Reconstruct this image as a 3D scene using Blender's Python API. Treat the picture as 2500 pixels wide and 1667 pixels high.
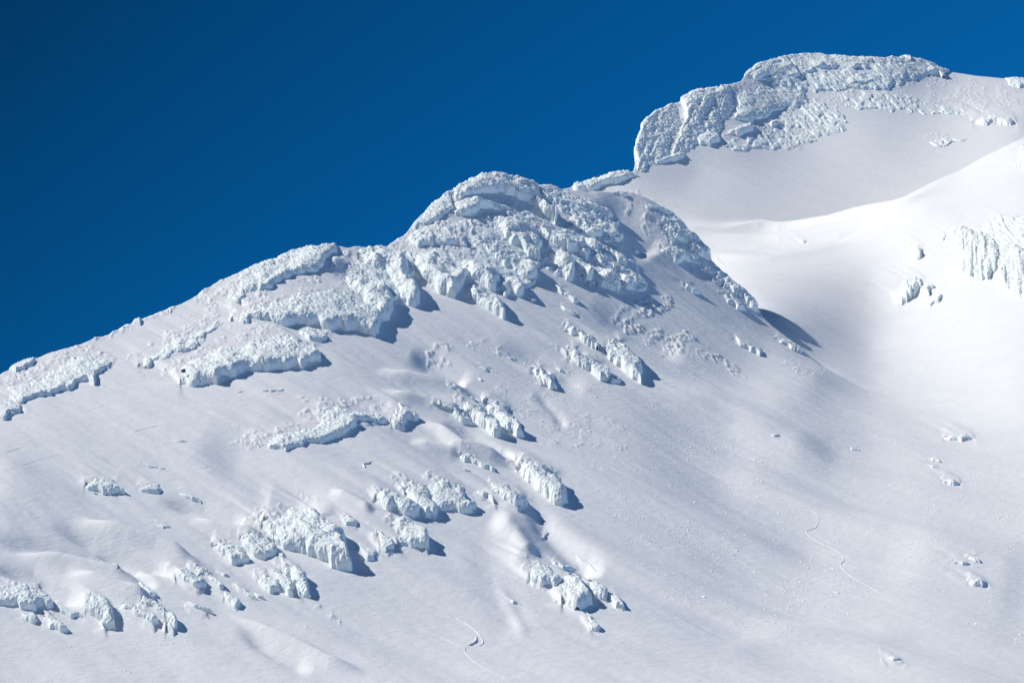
import bpy, math
import numpy as np
from mathutils import Vector

# ------------------------------------------------------------------ camera, world, sun
sc = bpy.context.scene
for o in list(bpy.data.objects):
    bpy.data.objects.remove(o)
COL = sc.collection

HFOV, PITCH = math.radians(20.0), math.radians(12.0)
cd = bpy.data.cameras.new("camera")
cam = bpy.data.objects.new("camera", cd)
COL.objects.link(cam)
sc.camera = cam
cd.sensor_width = 36.0
cd.lens = 18.0 / math.tan(HFOV / 2)
cd.clip_start, cd.clip_end = 1.0, 60000.0
cam.location = (0, 0, 0)
cam.rotation_euler = (math.pi / 2 + PITCH, 0, 0)

SUN = Vector((-0.66, 0.26, 0.70)).normalized()          # towards the sun
world = bpy.data.worlds.new("World")
sc.world = world
world.use_nodes = True
wn, wl = world.node_tree.nodes, world.node_tree.links
bg = wn["Background"]
sky = wn.new("ShaderNodeTexSky")
sky.sky_type = 'NISHITA'
sky.sun_disc = False
sky.sun_elevation = math.asin(SUN.z)
sky.sun_rotation = math.atan2(SUN.x, SUN.y)
sky.altitude, sky.air_density, sky.dust_density, sky.ozone_density = 3000, 0.6, 0.0, 9.0
# the polarised high-mountain sky: deep blue, darkest to the left, lighter to the right
tc = wn.new("ShaderNodeTexCoord")
dot = wn.new("ShaderNodeVectorMath"); dot.operation = 'DOT_PRODUCT'
dot.inputs[1].default_value = (1.1, 0.0, -0.66)
wl.new(tc.outputs["Generated"], dot.inputs[0])
ramp = wn.new("ShaderNodeMapRange")
ramp.inputs["From Min"].default_value, ramp.inputs["From Max"].default_value = -0.45, 0.10
ramp.inputs["To Min"].default_value, ramp.inputs["To Max"].default_value = 0.28, 1.50
wl.new(dot.outputs["Value"], ramp.inputs["Value"])
tint = wn.new("ShaderNodeMix"); tint.data_type = 'RGBA'; tint.blend_type = 'MULTIPLY'
tint.inputs["Factor"].default_value = 1.0
wl.new(sky.outputs[0], tint.inputs["A"])
tint.inputs["B"].default_value = (0.03, 0.79, 1.0, 1)
grad = wn.new("ShaderNodeVectorMath"); grad.operation = 'SCALE'
wl.new(tint.outputs["Result"], grad.inputs[0])
wl.new(ramp.outputs["Result"], grad.inputs["Scale"])
wl.new(grad.outputs[0], bg.inputs["Color"])
bg.inputs["Strength"].default_value = 0.10

sd = bpy.data.lights.new("sun", 'SUN')
sd.energy, sd.angle, sd.color = 4.3, math.radians(0.5), (1.0, 0.972, 0.935)
sun = bpy.data.objects.new("sun", sd)
sun.rotation_euler = SUN.to_track_quat('Z', 'Y').to_euler()
sun.location = (-800, 1200, 1500)
COL.objects.link(sun)

vs = sc.view_settings
vs.view_transform, vs.look, vs.gamma, vs.exposure = 'Standard', 'None', 1.0, 0.06
sc.cycles.max_bounces = 10
sc.cycles.diffuse_bounces = 8

# ------------------------------------------------------------------ noise helpers
def _h(ix, iy, iz, seed):
    n = (ix.astype(np.int64) * 374761393 + iy.astype(np.int64) * 668265263
         + iz.astype(np.int64) * 2147483647 + seed * 1274126177) & 0xFFFFFFFF
    n = ((n ^ (n >> 13)) * 1274126177) & 0xFFFFFFFF
    n = ((n ^ (n >> 16)) * 2246822519) & 0xFFFFFFFF
    return ((n ^ (n >> 15)) & 0xFFFFFF).astype(np.float32) / 16777216.0

def vnoise(x, y, seed=0):
    """2-D value noise in -1..1 (quintic)."""
    ix, iy = np.floor(x), np.floor(y)
    fx, fy = x - ix, y - iy
    fx = fx * fx * fx * (fx * (fx * 6 - 15) + 10)
    fy = fy * fy * fy * (fy * (fy * 6 - 15) + 10)
    z = np.zeros_like(ix)
    a, b = _h(ix, iy, z, seed), _h(ix + 1, iy, z, seed)
    c, d = _h(ix, iy + 1, z, seed), _h(ix + 1, iy + 1, z, seed)
    return (2 * ((a * (1 - fx) + b * fx) * (1 - fy) + (c * (1 - fx) + d * fx) * fy) - 1)

def fbm(x, y, seed=0, octaves=3, gain=0.5):
    s, a = 0, 1.0
    for k in range(octaves):
        s = s + a * vnoise(x * 2 ** k + 17.3 * k, y * 2 ** k - 9.1 * k, seed + k)
        a *= gain
    return s

def worley(p, seed=0):
    """distance to the nearest feature point, 3-D, cells of size 1."""
    c = np.floor(p)
    best = np.full(len(p), 9.0, np.float32)
    for dx in (-1, 0, 1):
        for dy in (-1, 0, 1):
            for dz in (-1, 0, 1):
                ix, iy, iz = c[:, 0] + dx, c[:, 1] + dy, c[:, 2] + dz
                qx = ix + _h(ix, iy, iz, seed) - p[:, 0]
                qy = iy + _h(ix, iy, iz, seed + 1) - p[:, 1]
                qz = iz + _h(ix, iy, iz, seed + 2) - p[:, 2]
                best = np.minimum(best, (qx * qx + qy * qy + qz * qz).astype(np.float32))
    return np.sqrt(best)

def sm(t):
    t = np.clip(t, 0, 1)
    return t * t * (3 - 2 * t)

def rnd(t):
    """round shoulder: steep at 0, flat at 1"""
    t = np.clip(t, 0, 1)
    return np.sqrt(np.maximum(0, 1 - (1 - t) ** 2))

# ------------------------------------------------------------------ survey: bearings -> a vertical plane
# A survey point is a bearing (in units of 1/2500 of the field of view, as read with a theodolite
# at the camera) and a distance; the plane used is the vertical plane y = 1.
K = math.tan(HFOV / 2) / 1250.0
CP, SP = math.cos(PITCH), math.sin(PITCH)

def conv(p):
    p = np.asarray(p, float).reshape(-1, 2)
    a, b = (p[:, 0] - 1250) * K, (833.5 - p[:, 1]) * K
    d = CP - b * SP
    return np.stack([a / d / K, -(SP + b * CP) / d / K], 1)

DS = 2500.0 / 2352.0

def tps(pts, vals, lam=0.0):
    pts = np.asarray(pts, float) / 1000.0
    n = len(pts)
    def ker(r2):
        return 0.5 * r2 * np.log(r2 + 1e-12)
    r2 = ((pts[:, None] - pts[None]) ** 2).sum(2)
    A = np.zeros((n + 3, n + 3))
    A[:n, :n] = ker(r2) + lam * np.eye(n)
    A[:n, n], A[:n, n + 1:] = 1, pts
    A[n, :n], A[n + 1:, :n] = 1, pts.T
    w = np.linalg.solve(A, np.concatenate([vals, [0, 0, 0]]))
    def f(u, v):
        u, v = u / 1000.0, v / 1000.0
        s = w[n] + w[n + 1] * u + w[n + 2] * v
        for i in range(n):
            s = s + w[i] * ker((u - pts[i, 0]) ** 2 + (v - pts[i, 1]) ** 2)
        return s
    return f

# distances (m) read for the three masses: near ridge, bowl with its right shoulder, summit behind
PA = [(-250, 990, 1165), (0, 868, 1230), (180, 795, 1270), (330, 740, 1300), (500, 660, 1340), (620, 610, 1365),
      (770, 570, 1400), (880, 570, 1420), (960, 505, 1450), (1040, 440, 1480), (1140, 403, 1510), (1230, 425, 1525),
      (1300, 435, 1535), (1400, 440, 1545), (1540, 490, 1550), (1600, 570, 1535), (1680, 650, 1515), (1750, 720, 1500),
      (1870, 820, 1472), (1940, 890, 1445), (1870, 880, 1388), (1870, 960, 1306), (1900, 1060, 1248), (2000, 960, 1420),
      (0, 1100, 1095), (0, 1300, 1032), (0, 1568, 955), (-250, 1568, 945), (-250, 1250, 1040),
      (400, 900, 1210), (400, 1150, 1092), (400, 1568, 958), (0, 1850, 850), (1200, 1850, 860), (2000, 1850, 860),
      (800, 750, 1300), (800, 900, 1222), (800, 1200, 1082), (800, 1568, 958),
      (1200, 700, 1375), (1200, 900, 1270), (1200, 1200, 1110), (1200, 1568, 955),
      (1500, 700, 1440), (1500, 900, 1305), (1500, 1200, 1135), (1500, 1568, 957), (1700, 860, 1378),
      (1750, 1050, 1249), (1900, 1200, 1187), (1950, 1400, 1076), (1750, 1400, 1055),
      (2000, 1568, 988), (2150, 1000, 1395), (2150, 1250, 1205), (2250, 1568, 1000)]
PC = [(2352, 320, 1830), (2500, 250, 1885), (2650, 160, 1950), (2200, 400, 1838), (2080, 450, 1840), (1900, 500, 1915),
      (1750, 525, 1985), (1600, 540, 1998), (1450, 545, 2020), (1200, 560, 2050),
      (2352, 550, 1652), (2352, 750, 1484), (2352, 900, 1352), (2650, 900, 1310), (2352, 1000, 1288), (2352, 1288, 1130), (2352, 1568, 992),
      (2650, 1568, 985), (2352, 1850, 860), (1500, 1850, 900),
      (2000, 680, 1690), (2000, 800, 1560), (1870, 832, 1470), (1810, 780, 1490), (1750, 725, 1540), (1680, 655, 1690), (1620, 620, 1850),
      (2000, 870, 1464), (1930, 870, 1438), (1930, 910, 1392), (2000, 1000, 1297), (2000, 1100, 1238), (2060, 1350, 1101), (2000, 1568, 990), (1900, 1200, 1212), (1800, 1050, 1310),
      (1600, 1000, 1440), (1500, 1400, 1150), (1000, 1300, 1260), (1000, 900, 1520), (1000, 1568, 1090), (1000, 1850, 1010), (1300, 1850, 960)]
PB = [(1200, 440, 2040), (1300, 440, 2070), (1460, 395, 2100), (1500, 300, 2185), (1600, 225, 2260), (1700, 190, 2320),
      (1850, 128, 2450), (2050, 132, 2500), (2180, 165, 2520), (2352, 185, 2512), (2650, 230, 2500),
      (1600, 400, 2120), (1600, 520, 2010), (2000, 330, 2220), (2000, 450, 2100), (2000, 560, 2000), (2352, 350, 2155), (2352, 250, 2335),
      (2352, 500, 2030), (1300, 600, 1980), (2650, 500, 2060), (1800, 260, 2290), (1700, 300, 2215)]
# sky lines
SA = [(-400, 1060), (-250, 995), (-60, 900), (0, 866), (40, 838), (110, 815), (180, 796), (240, 772), (330, 738), (420, 700), (500, 660),
      (540, 645), (600, 612), (680, 582), (770, 569), (800, 577), (830, 574), (890, 571), (930, 545), (960, 508), (1000, 465),
      (1050, 433), (1100, 410), (1140, 404), (1180, 410), (1230, 427), (1300, 437), (1380, 436), (1440, 440), (1500, 462), (1545, 490), (1580, 540),
      (1620, 585), (1680, 650), (1720, 690), (1760, 735), (1810, 780), (1870, 832), (1930, 890), (2000, 965), (2150, 1000), (2700, 1200)]
SC = [(-400, 1980), (1000, 1980), (1180, 1400), (1260, 700), (1450, 560), (1560, 552), (1650, 538), (1750, 520), (1900, 492), (2000, 466), (2080, 442), (2200, 392), (2280, 350), (2352, 316),
      (2450, 258), (2700, 120)]
SB = [(-400, 1980), (800, 1980), (1050, 800), (1200, 470), (1290, 436), (1340, 424), (1400, 404), (1452, 398), (1458, 388), (1462, 340), (1475, 300), (1500, 272), (1550, 240), (1620, 208), (1700, 190), (1712, 172), (1740, 150), (1800, 135),
      (1850, 128), (1930, 132), (2030, 140), (2070, 132), (2110, 140), (2180, 165), (2250, 176), (2352, 186), (2700, 235)]
SHEETS = {'A': (PA, SA), 'C': (PC, SC), 'B': (PB, SB)}

# columns of the survey fan
c_in = np.arange(-80, 2585, 1.8)
c_lo = -80 - np.cumsum(np.geomspace(4, 160, 46))[::-1]
c_hi = c_in[-1] + np.cumsum(np.geomspace(4, 160, 46))
UC = np.concatenate([c_lo, c_in, c_hi]) - 1250.0        # in units of K, centred
NS, S0, SSTEP = 0, None, 4.0
sv_all = conv([(1250, -500), (1250, 2150)])[:, 1]
SG = np.arange(sv_all[0], sv_all[1], SSTEP)             # vertical coordinate grid (negative = up)
TAB, SIL = {}, {}
for key, (pts, sil) in SHEETS.items():
    pa = np.array([(x * DS, y * DS) for x, y, _ in pts])
    yv = np.array([y for _, _, y in pts], float)
    f = tps(conv(pa), yv, 2e-4 if key == 'B' else 4e-3)
    sp = conv([(x * DS, y * DS) for x, y in sil])
    uc = np.clip(UC, conv([(-300, 800)])[0, 0], conv([(2800, 800)])[0, 0])
    so = np.interp(uc, sp[:, 0], sp[:, 1])
    # round the corners of the traced sky line
    ker_w = np.array([1, 2, 3, 2, 1.0]); ker_w /= ker_w.sum()
    so = np.convolve(np.pad(so, 2, mode='edge'), ker_w, mode='valid')
    U, S = np.meshgrid(uc, SG, indexing='ij')
    Y = f(U, np.maximum(S, so[:, None]))
    # depth must grow upwards
    Y = np.maximum.accumulate(Y[:, ::-1], axis=1)[:, ::-1]
    ys = f(uc, so)
    ys = np.maximum(ys, np.array([np.interp(so[i] + 6, SG, Y[i]) for i in range(len(uc))]))
    t = np.maximum(0, so[:, None] - S) * K * ys[:, None] * 2.0
    Y = np.where(S < so[:, None], ys[:, None] + t, Y)
    TAB[key] = Y
    SIL[key] = (so, ys)

def col_index(u):
    i = np.clip(np.interp(u, UC, np.arange(len(UC))), 0, len(UC) - 1.001)
    return i.astype(int), i - np.floor(i)

def bil(tab, u, gy, y):
    """bilinear lookup in tab[column, row]"""
    i, fi = col_index(u)
    j = np.clip(np.interp(y, gy, np.arange(len(gy))), 0, len(gy) - 1.001)
    jj, fj = j.astype(int), j - np.floor(j)
    return ((tab[i, jj] * (1 - fj) + tab[i, jj + 1] * fj) * (1 - fi)
            + (tab[i + 1, jj] * (1 - fj) + tab[i + 1, jj + 1] * fj) * fi)

# ------------------------------------------------------------------ height field z(bearing, distance)
YR = np.concatenate([np.geomspace(40, 800, 60)[:-1], np.arange(800, 1640, 0.9), np.arange(1640, 2020, 1.6), np.arange(2020, 2560, 1.1),
                     np.geomspace(2562, 9000, 40)])
NC, NR = len(UC), len(YR)
ZS = {}
for key in SHEETS:
    Y, (so, ys) = TAB[key], SIL[key]
    z = np.empty((NC, NR))
    for i in range(NC):
        m = SG >= so[i]
        yy, ss = Y[i][m][::-1], SG[m][::-1]
        yy = np.concatenate([yy, [max(ys[i], yy[-1] + .01)]])
        ss = np.concatenate([ss, [so[i]]])
        z[i] = np.interp(YR, yy, -ss * K * yy)
        t = YR - yy[-1]
        g0, cur = -so[i] * K - 0.02, 0.016
        tm = (g0 + 0.75) / cur
        back = -so[i] * K * yy[-1] + np.where(t < tm, g0 * t - 0.5 * cur * t * t, g0 * tm - 0.5 * cur * tm * tm - 0.75 * (t - tm))
        z[i] = np.where(t > 0, back, z[i])
        # foot of the slope runs out to the valley floor in front
        y0, z0 = yy[0], -ss[0] * K * yy[0]
        z[i] = np.where(YR < y0, z0 - (y0 - YR) * 0.16, z[i])
    if key == 'B':
        z = np.where(YR[None] < 1850, -1e3 - (1850 - YR[None]) * 0.1, z)
    ZS[key] = z
KB = 7.0
zm = np.maximum(np.maximum(ZS['A'], ZS['B']), ZS['C'])
OWN = np.argmax(np.stack([ZS['A'], ZS['B'], ZS['C']]), 0)
def smax(a, b, k):
    h = np.clip(0.5 + 0.5 * (a - b) / k, 0, 1)
    return b * (1 - h) + a * h + k * h * (1 - h)
KB = (6.0 + 10.0 * np.clip((1480 - YR) / 60, 0, 1) + 10.0 * np.clip((1290 - YR) / 150, 0, 1))[None, :]
Z = smax(smax(ZS['C'], ZS['A'], KB), ZS['B'], 4.0 + (26.0 * np.clip((1150 - UC) / 400, 0, 1) * np.clip((UC - 250) / 120, 0, 1))[:, None] * np.clip((YR - 1650) / 150, 0, 1)[None])
# the valley below the right crest is filled smooth by drifting snow
def box(a, w, axis):
    pad = [(0, 0), (0, 0)]; pad[axis] = (w + 1, w)
    c = np.cumsum(np.pad(a, pad, mode='edge'), axis=axis)
    n = a.shape[axis]
    lo, hi = (slice(None),) * axis + (slice(0, n),), (slice(None),) * axis + (slice(2 * w + 1, 2 * w + 1 + n),)
    return (c[hi] - c[lo]) / (2 * w + 1)
PV0 = -Z / YR[None] / K
cc = conv([(2010, 1190), (2290, 1190), (2010, 1490)])
er = np.hypot((UC[:, None] - cc[0, 0]) / (cc[1, 0] - cc[0, 0]), (PV0 - cc[0, 1]) / (cc[2, 1] - cc[0, 1]))
wgt = sm((1 - er) * 2.2)
i0, i1 = np.searchsorted(UC, [cc[0, 0] - 500, cc[0, 0] + 500]); j0, j1 = np.searchsorted(YR, [860, 1600])
Zb = Z[i0:i1, j0:j1]
for _ in range(3):
    Zb = box(box(Zb, 40, 0), 55, 1)
Z[i0:i1, j0:j1] += (Zb - Z[i0:i1, j0:j1]) * wgt[i0:i1, j0:j1]
Z = np.maximum(Z, -60)
Z = Z - np.clip((60 - Z) / 60, 0, 1) * 6
ZSUP = np.maximum(ZS['A'], ZS['C']) - ZS['B']
GX = UC[:, None] * K * YR[None]
GY = np.broadcast_to(YR[None], GX.shape)
PU = np.broadcast_to(UC[:, None], GX.shape)             # bearing of each ground vertex before relief
PV = -Z / GY / K
MPU = GY * K                                            # metres per survey unit

# ------------------------------------------------------------------ tracing frames
RG = {1: (0, 560, .38265), 2: (800, 360, .38265), 3: (1500, 80, .42517), 4: (1600, 500, .38265), 5: (0, 1067, .38265),
      6: (800, 1067, .38265), 7: (1600, 1067, .38265), 8: (950, 800, .2551), 9: (1000, 380, .2551), 10: (420, 1180, .2551), 0: (0, 0, 1.0)}
def tr(r, pts):
    x, y, s = RG[r]
    return [(x + a * s, y + b * s) for a, b in pts]

CATS = {"rime_outcrop": "rime outcrop", "ice_cliff": "ice cliff", "rime_tuft": "rime tuft", "snow_hummock": "snow hummock"}
GROUPS = {"rime_outcrop": "rime covered outcrops on the snow slopes", "ice_cliff": "steep rime ice cliffs",
          "rime_tuft": "small rime tufts poking from the snow", "snow_hummock": "wind shaped snow hummocks"}
# (frame, name, height, traced outline, label, options)
OUTCROPS = [
 # ---- thin rime carpets that tie the blocks together
 (9, "rime_outcrop", 5, [(0,800),(230,660),(420,600),(640,560),(960,550),(1250,560),(1400,670),(1500,600),(1700,620),(1900,720),(2030,900),(2200,1080),(2290,1270),(2100,1310),(1950,1300),(1700,1210),(1480,1180),(1250,1040),(1230,1190),(1080,1300),(800,1280),(560,1220),(300,1200),(0,1040)], "broad rime carpet draped over the middle peak, below its cap", {'swell':0,'patch':2.6,'ww':30,'wl':14,'rise':1.0,'lump':.62,'size':1.2,'stretch':.3}),
 (9, "rime_outcrop", 8, [(1180,270),(1300,290),(1480,330),(1700,410),(1960,560),(2040,800),(1960,880),(1800,790),(1560,610),(1400,520),(1270,430)], "patchy rime carpet on the saddle right of the middle peak", {'swell':0,'patch':3.4,'ww':24,'rise':1.0,'crest':1,'lump':.62,'size':1.2,'stretch':.3}),
 (2, "rime_outcrop", 9, [(-60,930),(80,860),(190,720),(330,650),(520,660),(560,800),(480,940),(400,1010),(250,1020),(100,1000)], "rime carpet between the climbers and the ice cliffs", {'swell':0,'patch':2.6,'ww':24,'rise':1.0,'lump':.62,'size':1.2,'stretch':.3}),
 (3, "rime_outcrop", 6, [(730,295),(790,195),(1010,128),(1260,150),(1560,160),(1720,160),(1900,215),(1940,250),(1700,285),(1540,330),(1250,330),(1160,350),(900,300)], "thin rime carpet under the summit crown, running right along the skyline", {'sheet':'B','swell':0,'patch':2.4,'ww':16,'wl':14,'rise':1.2,'crest':1,'lump':1.0,'size':1.3}),
 (3, "rime_outcrop", 3, [(960,455),(1150,385),(1310,440),(1330,560),(1100,640),(900,670),(690,690),(600,640),(780,570),(960,545)], "speckled rime apron at the foot of the far summit's ice wall", {'sheet':'B','swell':0,'patch':3.6,'ww':14,'wl':12,'rise':.6,'lump':.9}),
 (3, "rime_tuft", 2, [(1250,330),(1480,320),(1720,370),(2000,430),(2060,475),(1700,470),(1330,430)], "scattered rime patches on the grey slope right of the ice wall", {'sheet':'B','swell':0,'patch':4.0,'ww':12,'rise':.6,'lump':.45,'bury':2.2}),
 (3, "rime_tuft", 2, [(1720,650),(1900,590),(2040,612),(1900,650)], "scattered rime patch above the bowl's shoulder edge", {'sheet':'B','swell':0,'patch':4.0,'ww':8,'rise':1.0}),
 (4, "rime_outcrop", 4, [(-20,60),(120,40),(260,160),(420,340),(600,500),(700,640),(690,700),(560,640),(380,500),(250,380),(80,250)], "rime scraps strung along the right crest between its blocks", {'swell':0,'patch':4.0,'ww':16,'rise':.8}),
 # ---- left end of the ridge
 (1, "rime_outcrop", 10, [(30,945),(100,860),(200,810),(320,770),(430,750),(500,740),(490,775),(380,795),(280,835),(190,875),(100,920)], "thin rime crust along the skyline at the far left end", {'crest':1,'swell':.25}),
 (1, "rime_outcrop", 14, [(500,745),(600,700),(700,640),(740,620),(820,580),(930,590),(900,625),(800,655),(720,680),(640,705),(560,735)], "frosty rime crest tufts on the left skyline, below the bare snow shoulder", {'crest':1,'swell':.25}),
 (1, "rime_tuft", 7, [(1020,552),(1060,520),(1130,525),(1090,555)], "lower of two tiny rime nubs on the smooth left skyline", {'crest':1,'swell':0}),
 (1, "rime_tuft", 7, [(1330,408),(1400,365),(1470,370),(1420,400)], "upper of two tiny rime nubs on the smooth left skyline", {'crest':1,'swell':0}),
 (1, "rime_outcrop", 13, [(40,1020),(150,980),(240,945),(280,915),(400,860),(500,790),(600,800),(760,830),(700,885),(600,945),(590,1000),(560,965),(460,1020),(380,1035),(280,1060),(200,1090),(80,1115),(40,1085)], "broad low rime field on the slope at far left", {'swell':.35,'patch':1.5}),
 (1, "rime_outcrop", 12, [(-40,1090),(50,1105),(150,1140),(130,1180),(60,1205),(-40,1215)], "small rime blob cut by the left edge, under the broad rime field", {}),
 (1, "rime_outcrop", 23, [(1420,505),(1460,420),(1530,340),(1640,270),(1660,240),(1800,190),(1900,160),(2020,140),(2080,115),(2150,108),(2150,160),(2075,220),(2045,265),(1960,295),(1880,315),(1800,362),(1720,425),(1660,447),(1640,430),(1560,490),(1500,512)], "long rime rampart on the skyline left of the climbers", {'crest':1,'swell':.6}),
 (1, "rime_tuft", 8, [(2080,180),(2160,160),(2240,225),(2200,235),(2110,205)], "thin rime tail between the skyline rampart and the climbers", {'swell':.4}),
 (1, "rime_tuft", 7, [(1120,632),(1180,590),(1280,555),(1330,570),(1270,605),(1180,635)], "faint rime patch alone on the bare snow shoulder", {'swell':.5}),
 (1, "rime_outcrop", 17, [(880,885),(930,820),(1000,780),(1050,740),(1130,680),(1190,690),(1290,640),(1350,610),(1440,600),(1450,630),(1380,662),(1340,702),(1260,732),(1285,775),(1230,785),(1170,795),(1110,805),(1090,835),(1000,855),(940,875)], "knobbly rime chain stepping down left of the long overhung outcrop", {'swell':.5}),
 (1, "rime_tuft", 8, [(1370,692),(1440,640),(1550,640),(1500,690),(1420,702)], "flat rime link between the knobbly chain and the upper band", {'swell':.3}),
 (0, "rime_outcrop", 27, [(560,796),(597,774),(635,760),(673,748),(719,733),(765,725),(804,714),(853,722),(890,742),(928,772),(928,808),(915,824),(876,806),(842,810),(800,808),(760,792),(719,798),(689,802),(660,796),(620,801),(590,801)], "long rime band above the overhung outcrop, ending in an ice cliff", {}),
 (1, "rime_tuft", 10, [(1590,642),(1640,620),(1760,630),(1785,655),(1740,678),(1650,676)], "small rime cushion tucked under the long rime band", {'swell':.3}),
 (1, "rime_outcrop", 12, [(1900,652),(1960,640),(2060,660),(2085,700),(2050,732),(1980,722),(1930,695)], "small rime knob right above the end of the overhung outcrop", {'swell':.5}),
 (1, "rime_outcrop", 28, [(1150,990),(1150,910),(1200,870),(1320,810),(1420,770),(1540,770),(1680,740),(1800,720),(1900,730),(1990,760),(2045,800),(2035,855),(1980,875),(1880,880),(1780,893),(1680,893),(1600,908),(1500,948),(1400,983),(1260,1003),(1180,998)], "long isolated overhung rime outcrop with dark rock at its left tip", {'swell':.7,'rocks':[(1170,932,15,13)]}),
 (0, "rime_outcrop", 15, [(615,1087),(650,1072),(696,1060),(727,1053),(780,1033),(765,1014),(788,1003),(823,999),(871,1003),(930,1002),(950,1010),(950,1030),(930,1037),(865,1043),(857,1066),(804,1070),(765,1081),(727,1093),(689,1101),(658,1095)], "ragged low rime band crossing the open slope in mid picture", {'swell':.4,'patch':1.2}),
 (8, "rime_outcrop", 18, [(10,900),(60,850),(80,740),(150,770),(220,830),(270,870),(262,912),(200,885),(155,935),(160,972),(100,967),(20,930)], "rounded rime knob at the right end of the ragged low band", {}),
 (1, "rime_tuft", 4, [(1640,1055),(1720,1038),(1820,1032),(1810,1050),(1700,1064)], "thin rime streak right below the long overhung outcrop", {'swell':.4}),
 (1, "rime_tuft", 5, [(870,1490),(960,1478),(1085,1508),(1000,1512)], "left of two rime streaks below the sastrugi lines", {'swell':.5}),
 (1, "rime_tuft", 5, [(1200,1510),(1310,1512),(1400,1540),(1300,1534)], "right of two rime streaks below the sastrugi lines", {'swell':.5}),
 (1, "rime_tuft", 4, [(1100,1358),(1150,1345),(1210,1352),(1170,1364)], "tiny rime streak alone above the pair of streaks", {'swell':.5}),
 # ---- the rime covered massif under the middle top
 (9, "rime_outcrop", 11, [(-30,720),(60,630),(100,580),(150,530),(280,440),(430,330),(400,450),(420,520),(380,590),(320,602),(240,652),(180,682),(60,745),(-40,790)], "rime skirt on the left skyline of the middle peak", {'crest':1,'swell':0}),
 (9, "rime_outcrop", 22, [(400,470),(380,420),(440,330),(560,270),(700,195),(850,187),(920,195),(1040,240),(1150,265),(1210,310),(1250,390),(1200,470),(1120,445),(1040,435),(950,415),(900,385),(800,385),(700,385),(580,405),(480,445)], "rime cap crowning the middle peak", {'crest':1,'swell':0}),
 (9, "rime_outcrop", 22, [(400,565),(460,470),(560,430),(700,430),(800,460),(880,490),(960,520),(1020,545),(960,553),(860,535),(760,535),(660,550),(540,583),(440,605)], "curved rime lip just below the middle peak cap", {'swell':.2}),
 (9, "ice_cliff", 36, [(1060,330),(1190,320),(1250,390),(1270,470),(1340,540),(1398,610),(1393,675),(1300,605),(1240,565),(1180,505),(1120,435)], "blue grey ice cliff on the right shoulder of the middle peak", {'swell':.2}),
 (9, "rime_outcrop", 22, [(-20,800),(80,740),(200,690),(330,700),(420,710),(490,760),(515,835),(555,912),(470,895),(380,875),(300,885),(200,895),(100,905),(-20,900)], "tufted rime block left of the smooth snow saddle under the peak", {'swell':.2}),
 (9, "rime_outcrop", 30, [(780,600),(860,580),(960,580),(1100,640),(1230,720),(1270,830),(1250,960),(1205,1030),(1100,958),(1020,885),(940,835),(860,765),(790,695)], "feathered rime field right of the smooth snow saddle", {'swell':.2}),
 (9, "rime_outcrop", 30, [(1210,700),(1380,790),(1480,800),(1590,830),(1690,890),(1725,980),(1660,1035),(1580,965),(1480,945),(1400,895),(1300,850)], "bright rime ridge in the middle of the massif", {'swell':.2}),
 (9, "ice_cliff", 34, [(1390,960),(1480,955),(1580,1000),(1595,1100),(1575,1205),(1480,1185),(1420,1145),(1385,1050)], "pillar shaped ice cliff at the foot of the bright rime ridge", {'swell':.2}),
 (9, "ice_cliff", 31, [(1590,1030),(1680,1050),(1745,1100),(1745,1235),(1690,1235),(1600,1155)], "narrow ice buttress right of the pillar shaped cliff", {'swell':.2}),
 (9, "ice_cliff", 28, [(1740,1060),(1800,1060),(1880,1120),(1960,1190),(2005,1270),(1990,1315),(1900,1295),(1800,1255),(1745,1205)], "lowest right ice cliff of the massif, with a long blue shadow", {'swell':.2}),
 (9, "rime_outcrop", 24, [(1700,980),(1800,970),(1900,1040),(1980,1120),(2060,1160),(2130,1230),(2150,1312),(2080,1295),(2000,1245),(1960,1155),(1880,1095),(1780,1065)], "rime rib above the lowest right ice cliff", {'swell':.4}),
 (9, "rime_outcrop", 24, [(1540,620),(1620,610),(1720,660),(1820,700),(1870,740),(1855,815),(1780,825),(1700,785),(1600,725)], "upper bright rime block right of the blue shadowed hollow", {'swell':.4}),
 (9, "rime_outcrop", 18, [(1650,800),(1740,810),(1800,870),(1795,935),(1720,905)], "small rime knob under the upper bright rime block", {'swell':.3}),
 (9, "rime_outcrop", 15, [(1250,350),(1380,380),(1470,420),(1485,475),(1440,512),(1360,455),(1280,425)], "first rime rib right of the peak, on the saddle", {'swell':.4}),
 (9, "rime_outcrop", 14, [(1230,310),(1300,300),(1440,335),(1560,380),(1660,430),(1715,495),(1680,525),(1600,475),(1500,425),(1400,370),(1300,340)], "long thin rime rib following the saddle skyline right of the peak", {'swell':.2}),
 (9, "rime_outcrop", 16, [(1720,420),(1800,460),(1880,500),(1925,550),(1932,605),(1880,592),(1800,525),(1740,475)], "rime rib at the lower end of the saddle, beside bare snow", {'swell':.4}),
 (9, "rime_outcrop", 14, [(1870,640),(1930,650),(1980,720),(2015,815),(1960,815),(1890,745)], "narrow rime rib on the right flank, throwing a pointed shadow", {'swell':.4}),
 (9, "rime_outcrop", 16, [(1900,900),(1980,930),(2060,1010),(2075,1085),(2000,1055),(1930,985)], "single smooth topped rime knob right of the ice cliffs", {'swell':.6}),
 (9, "rime_tuft", 12, [(2080,1095),(2180,1150),(2240,1190),(2285,1262),(2190,1245),(2120,1195)], "outermost rime rib at the lower right corner of the massif", {'swell':.4}),
 (9, "rime_tuft", 8, [(2100,880),(2150,890),(2200,935),(2160,930)], "tiny rime fleck on bare snow right of the massif", {'swell':.6}),
 (9, "rime_outcrop", 20, [(530,740),(660,770),(800,850),(940,920),(1060,990),(1180,1090),(1215,1140),(1190,1205),(1120,1215),(1050,1185),(940,1085),(820,1015),(700,905),(580,845)], "diagonal rime band below the tufted block", {'swell':.2}),
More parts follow.
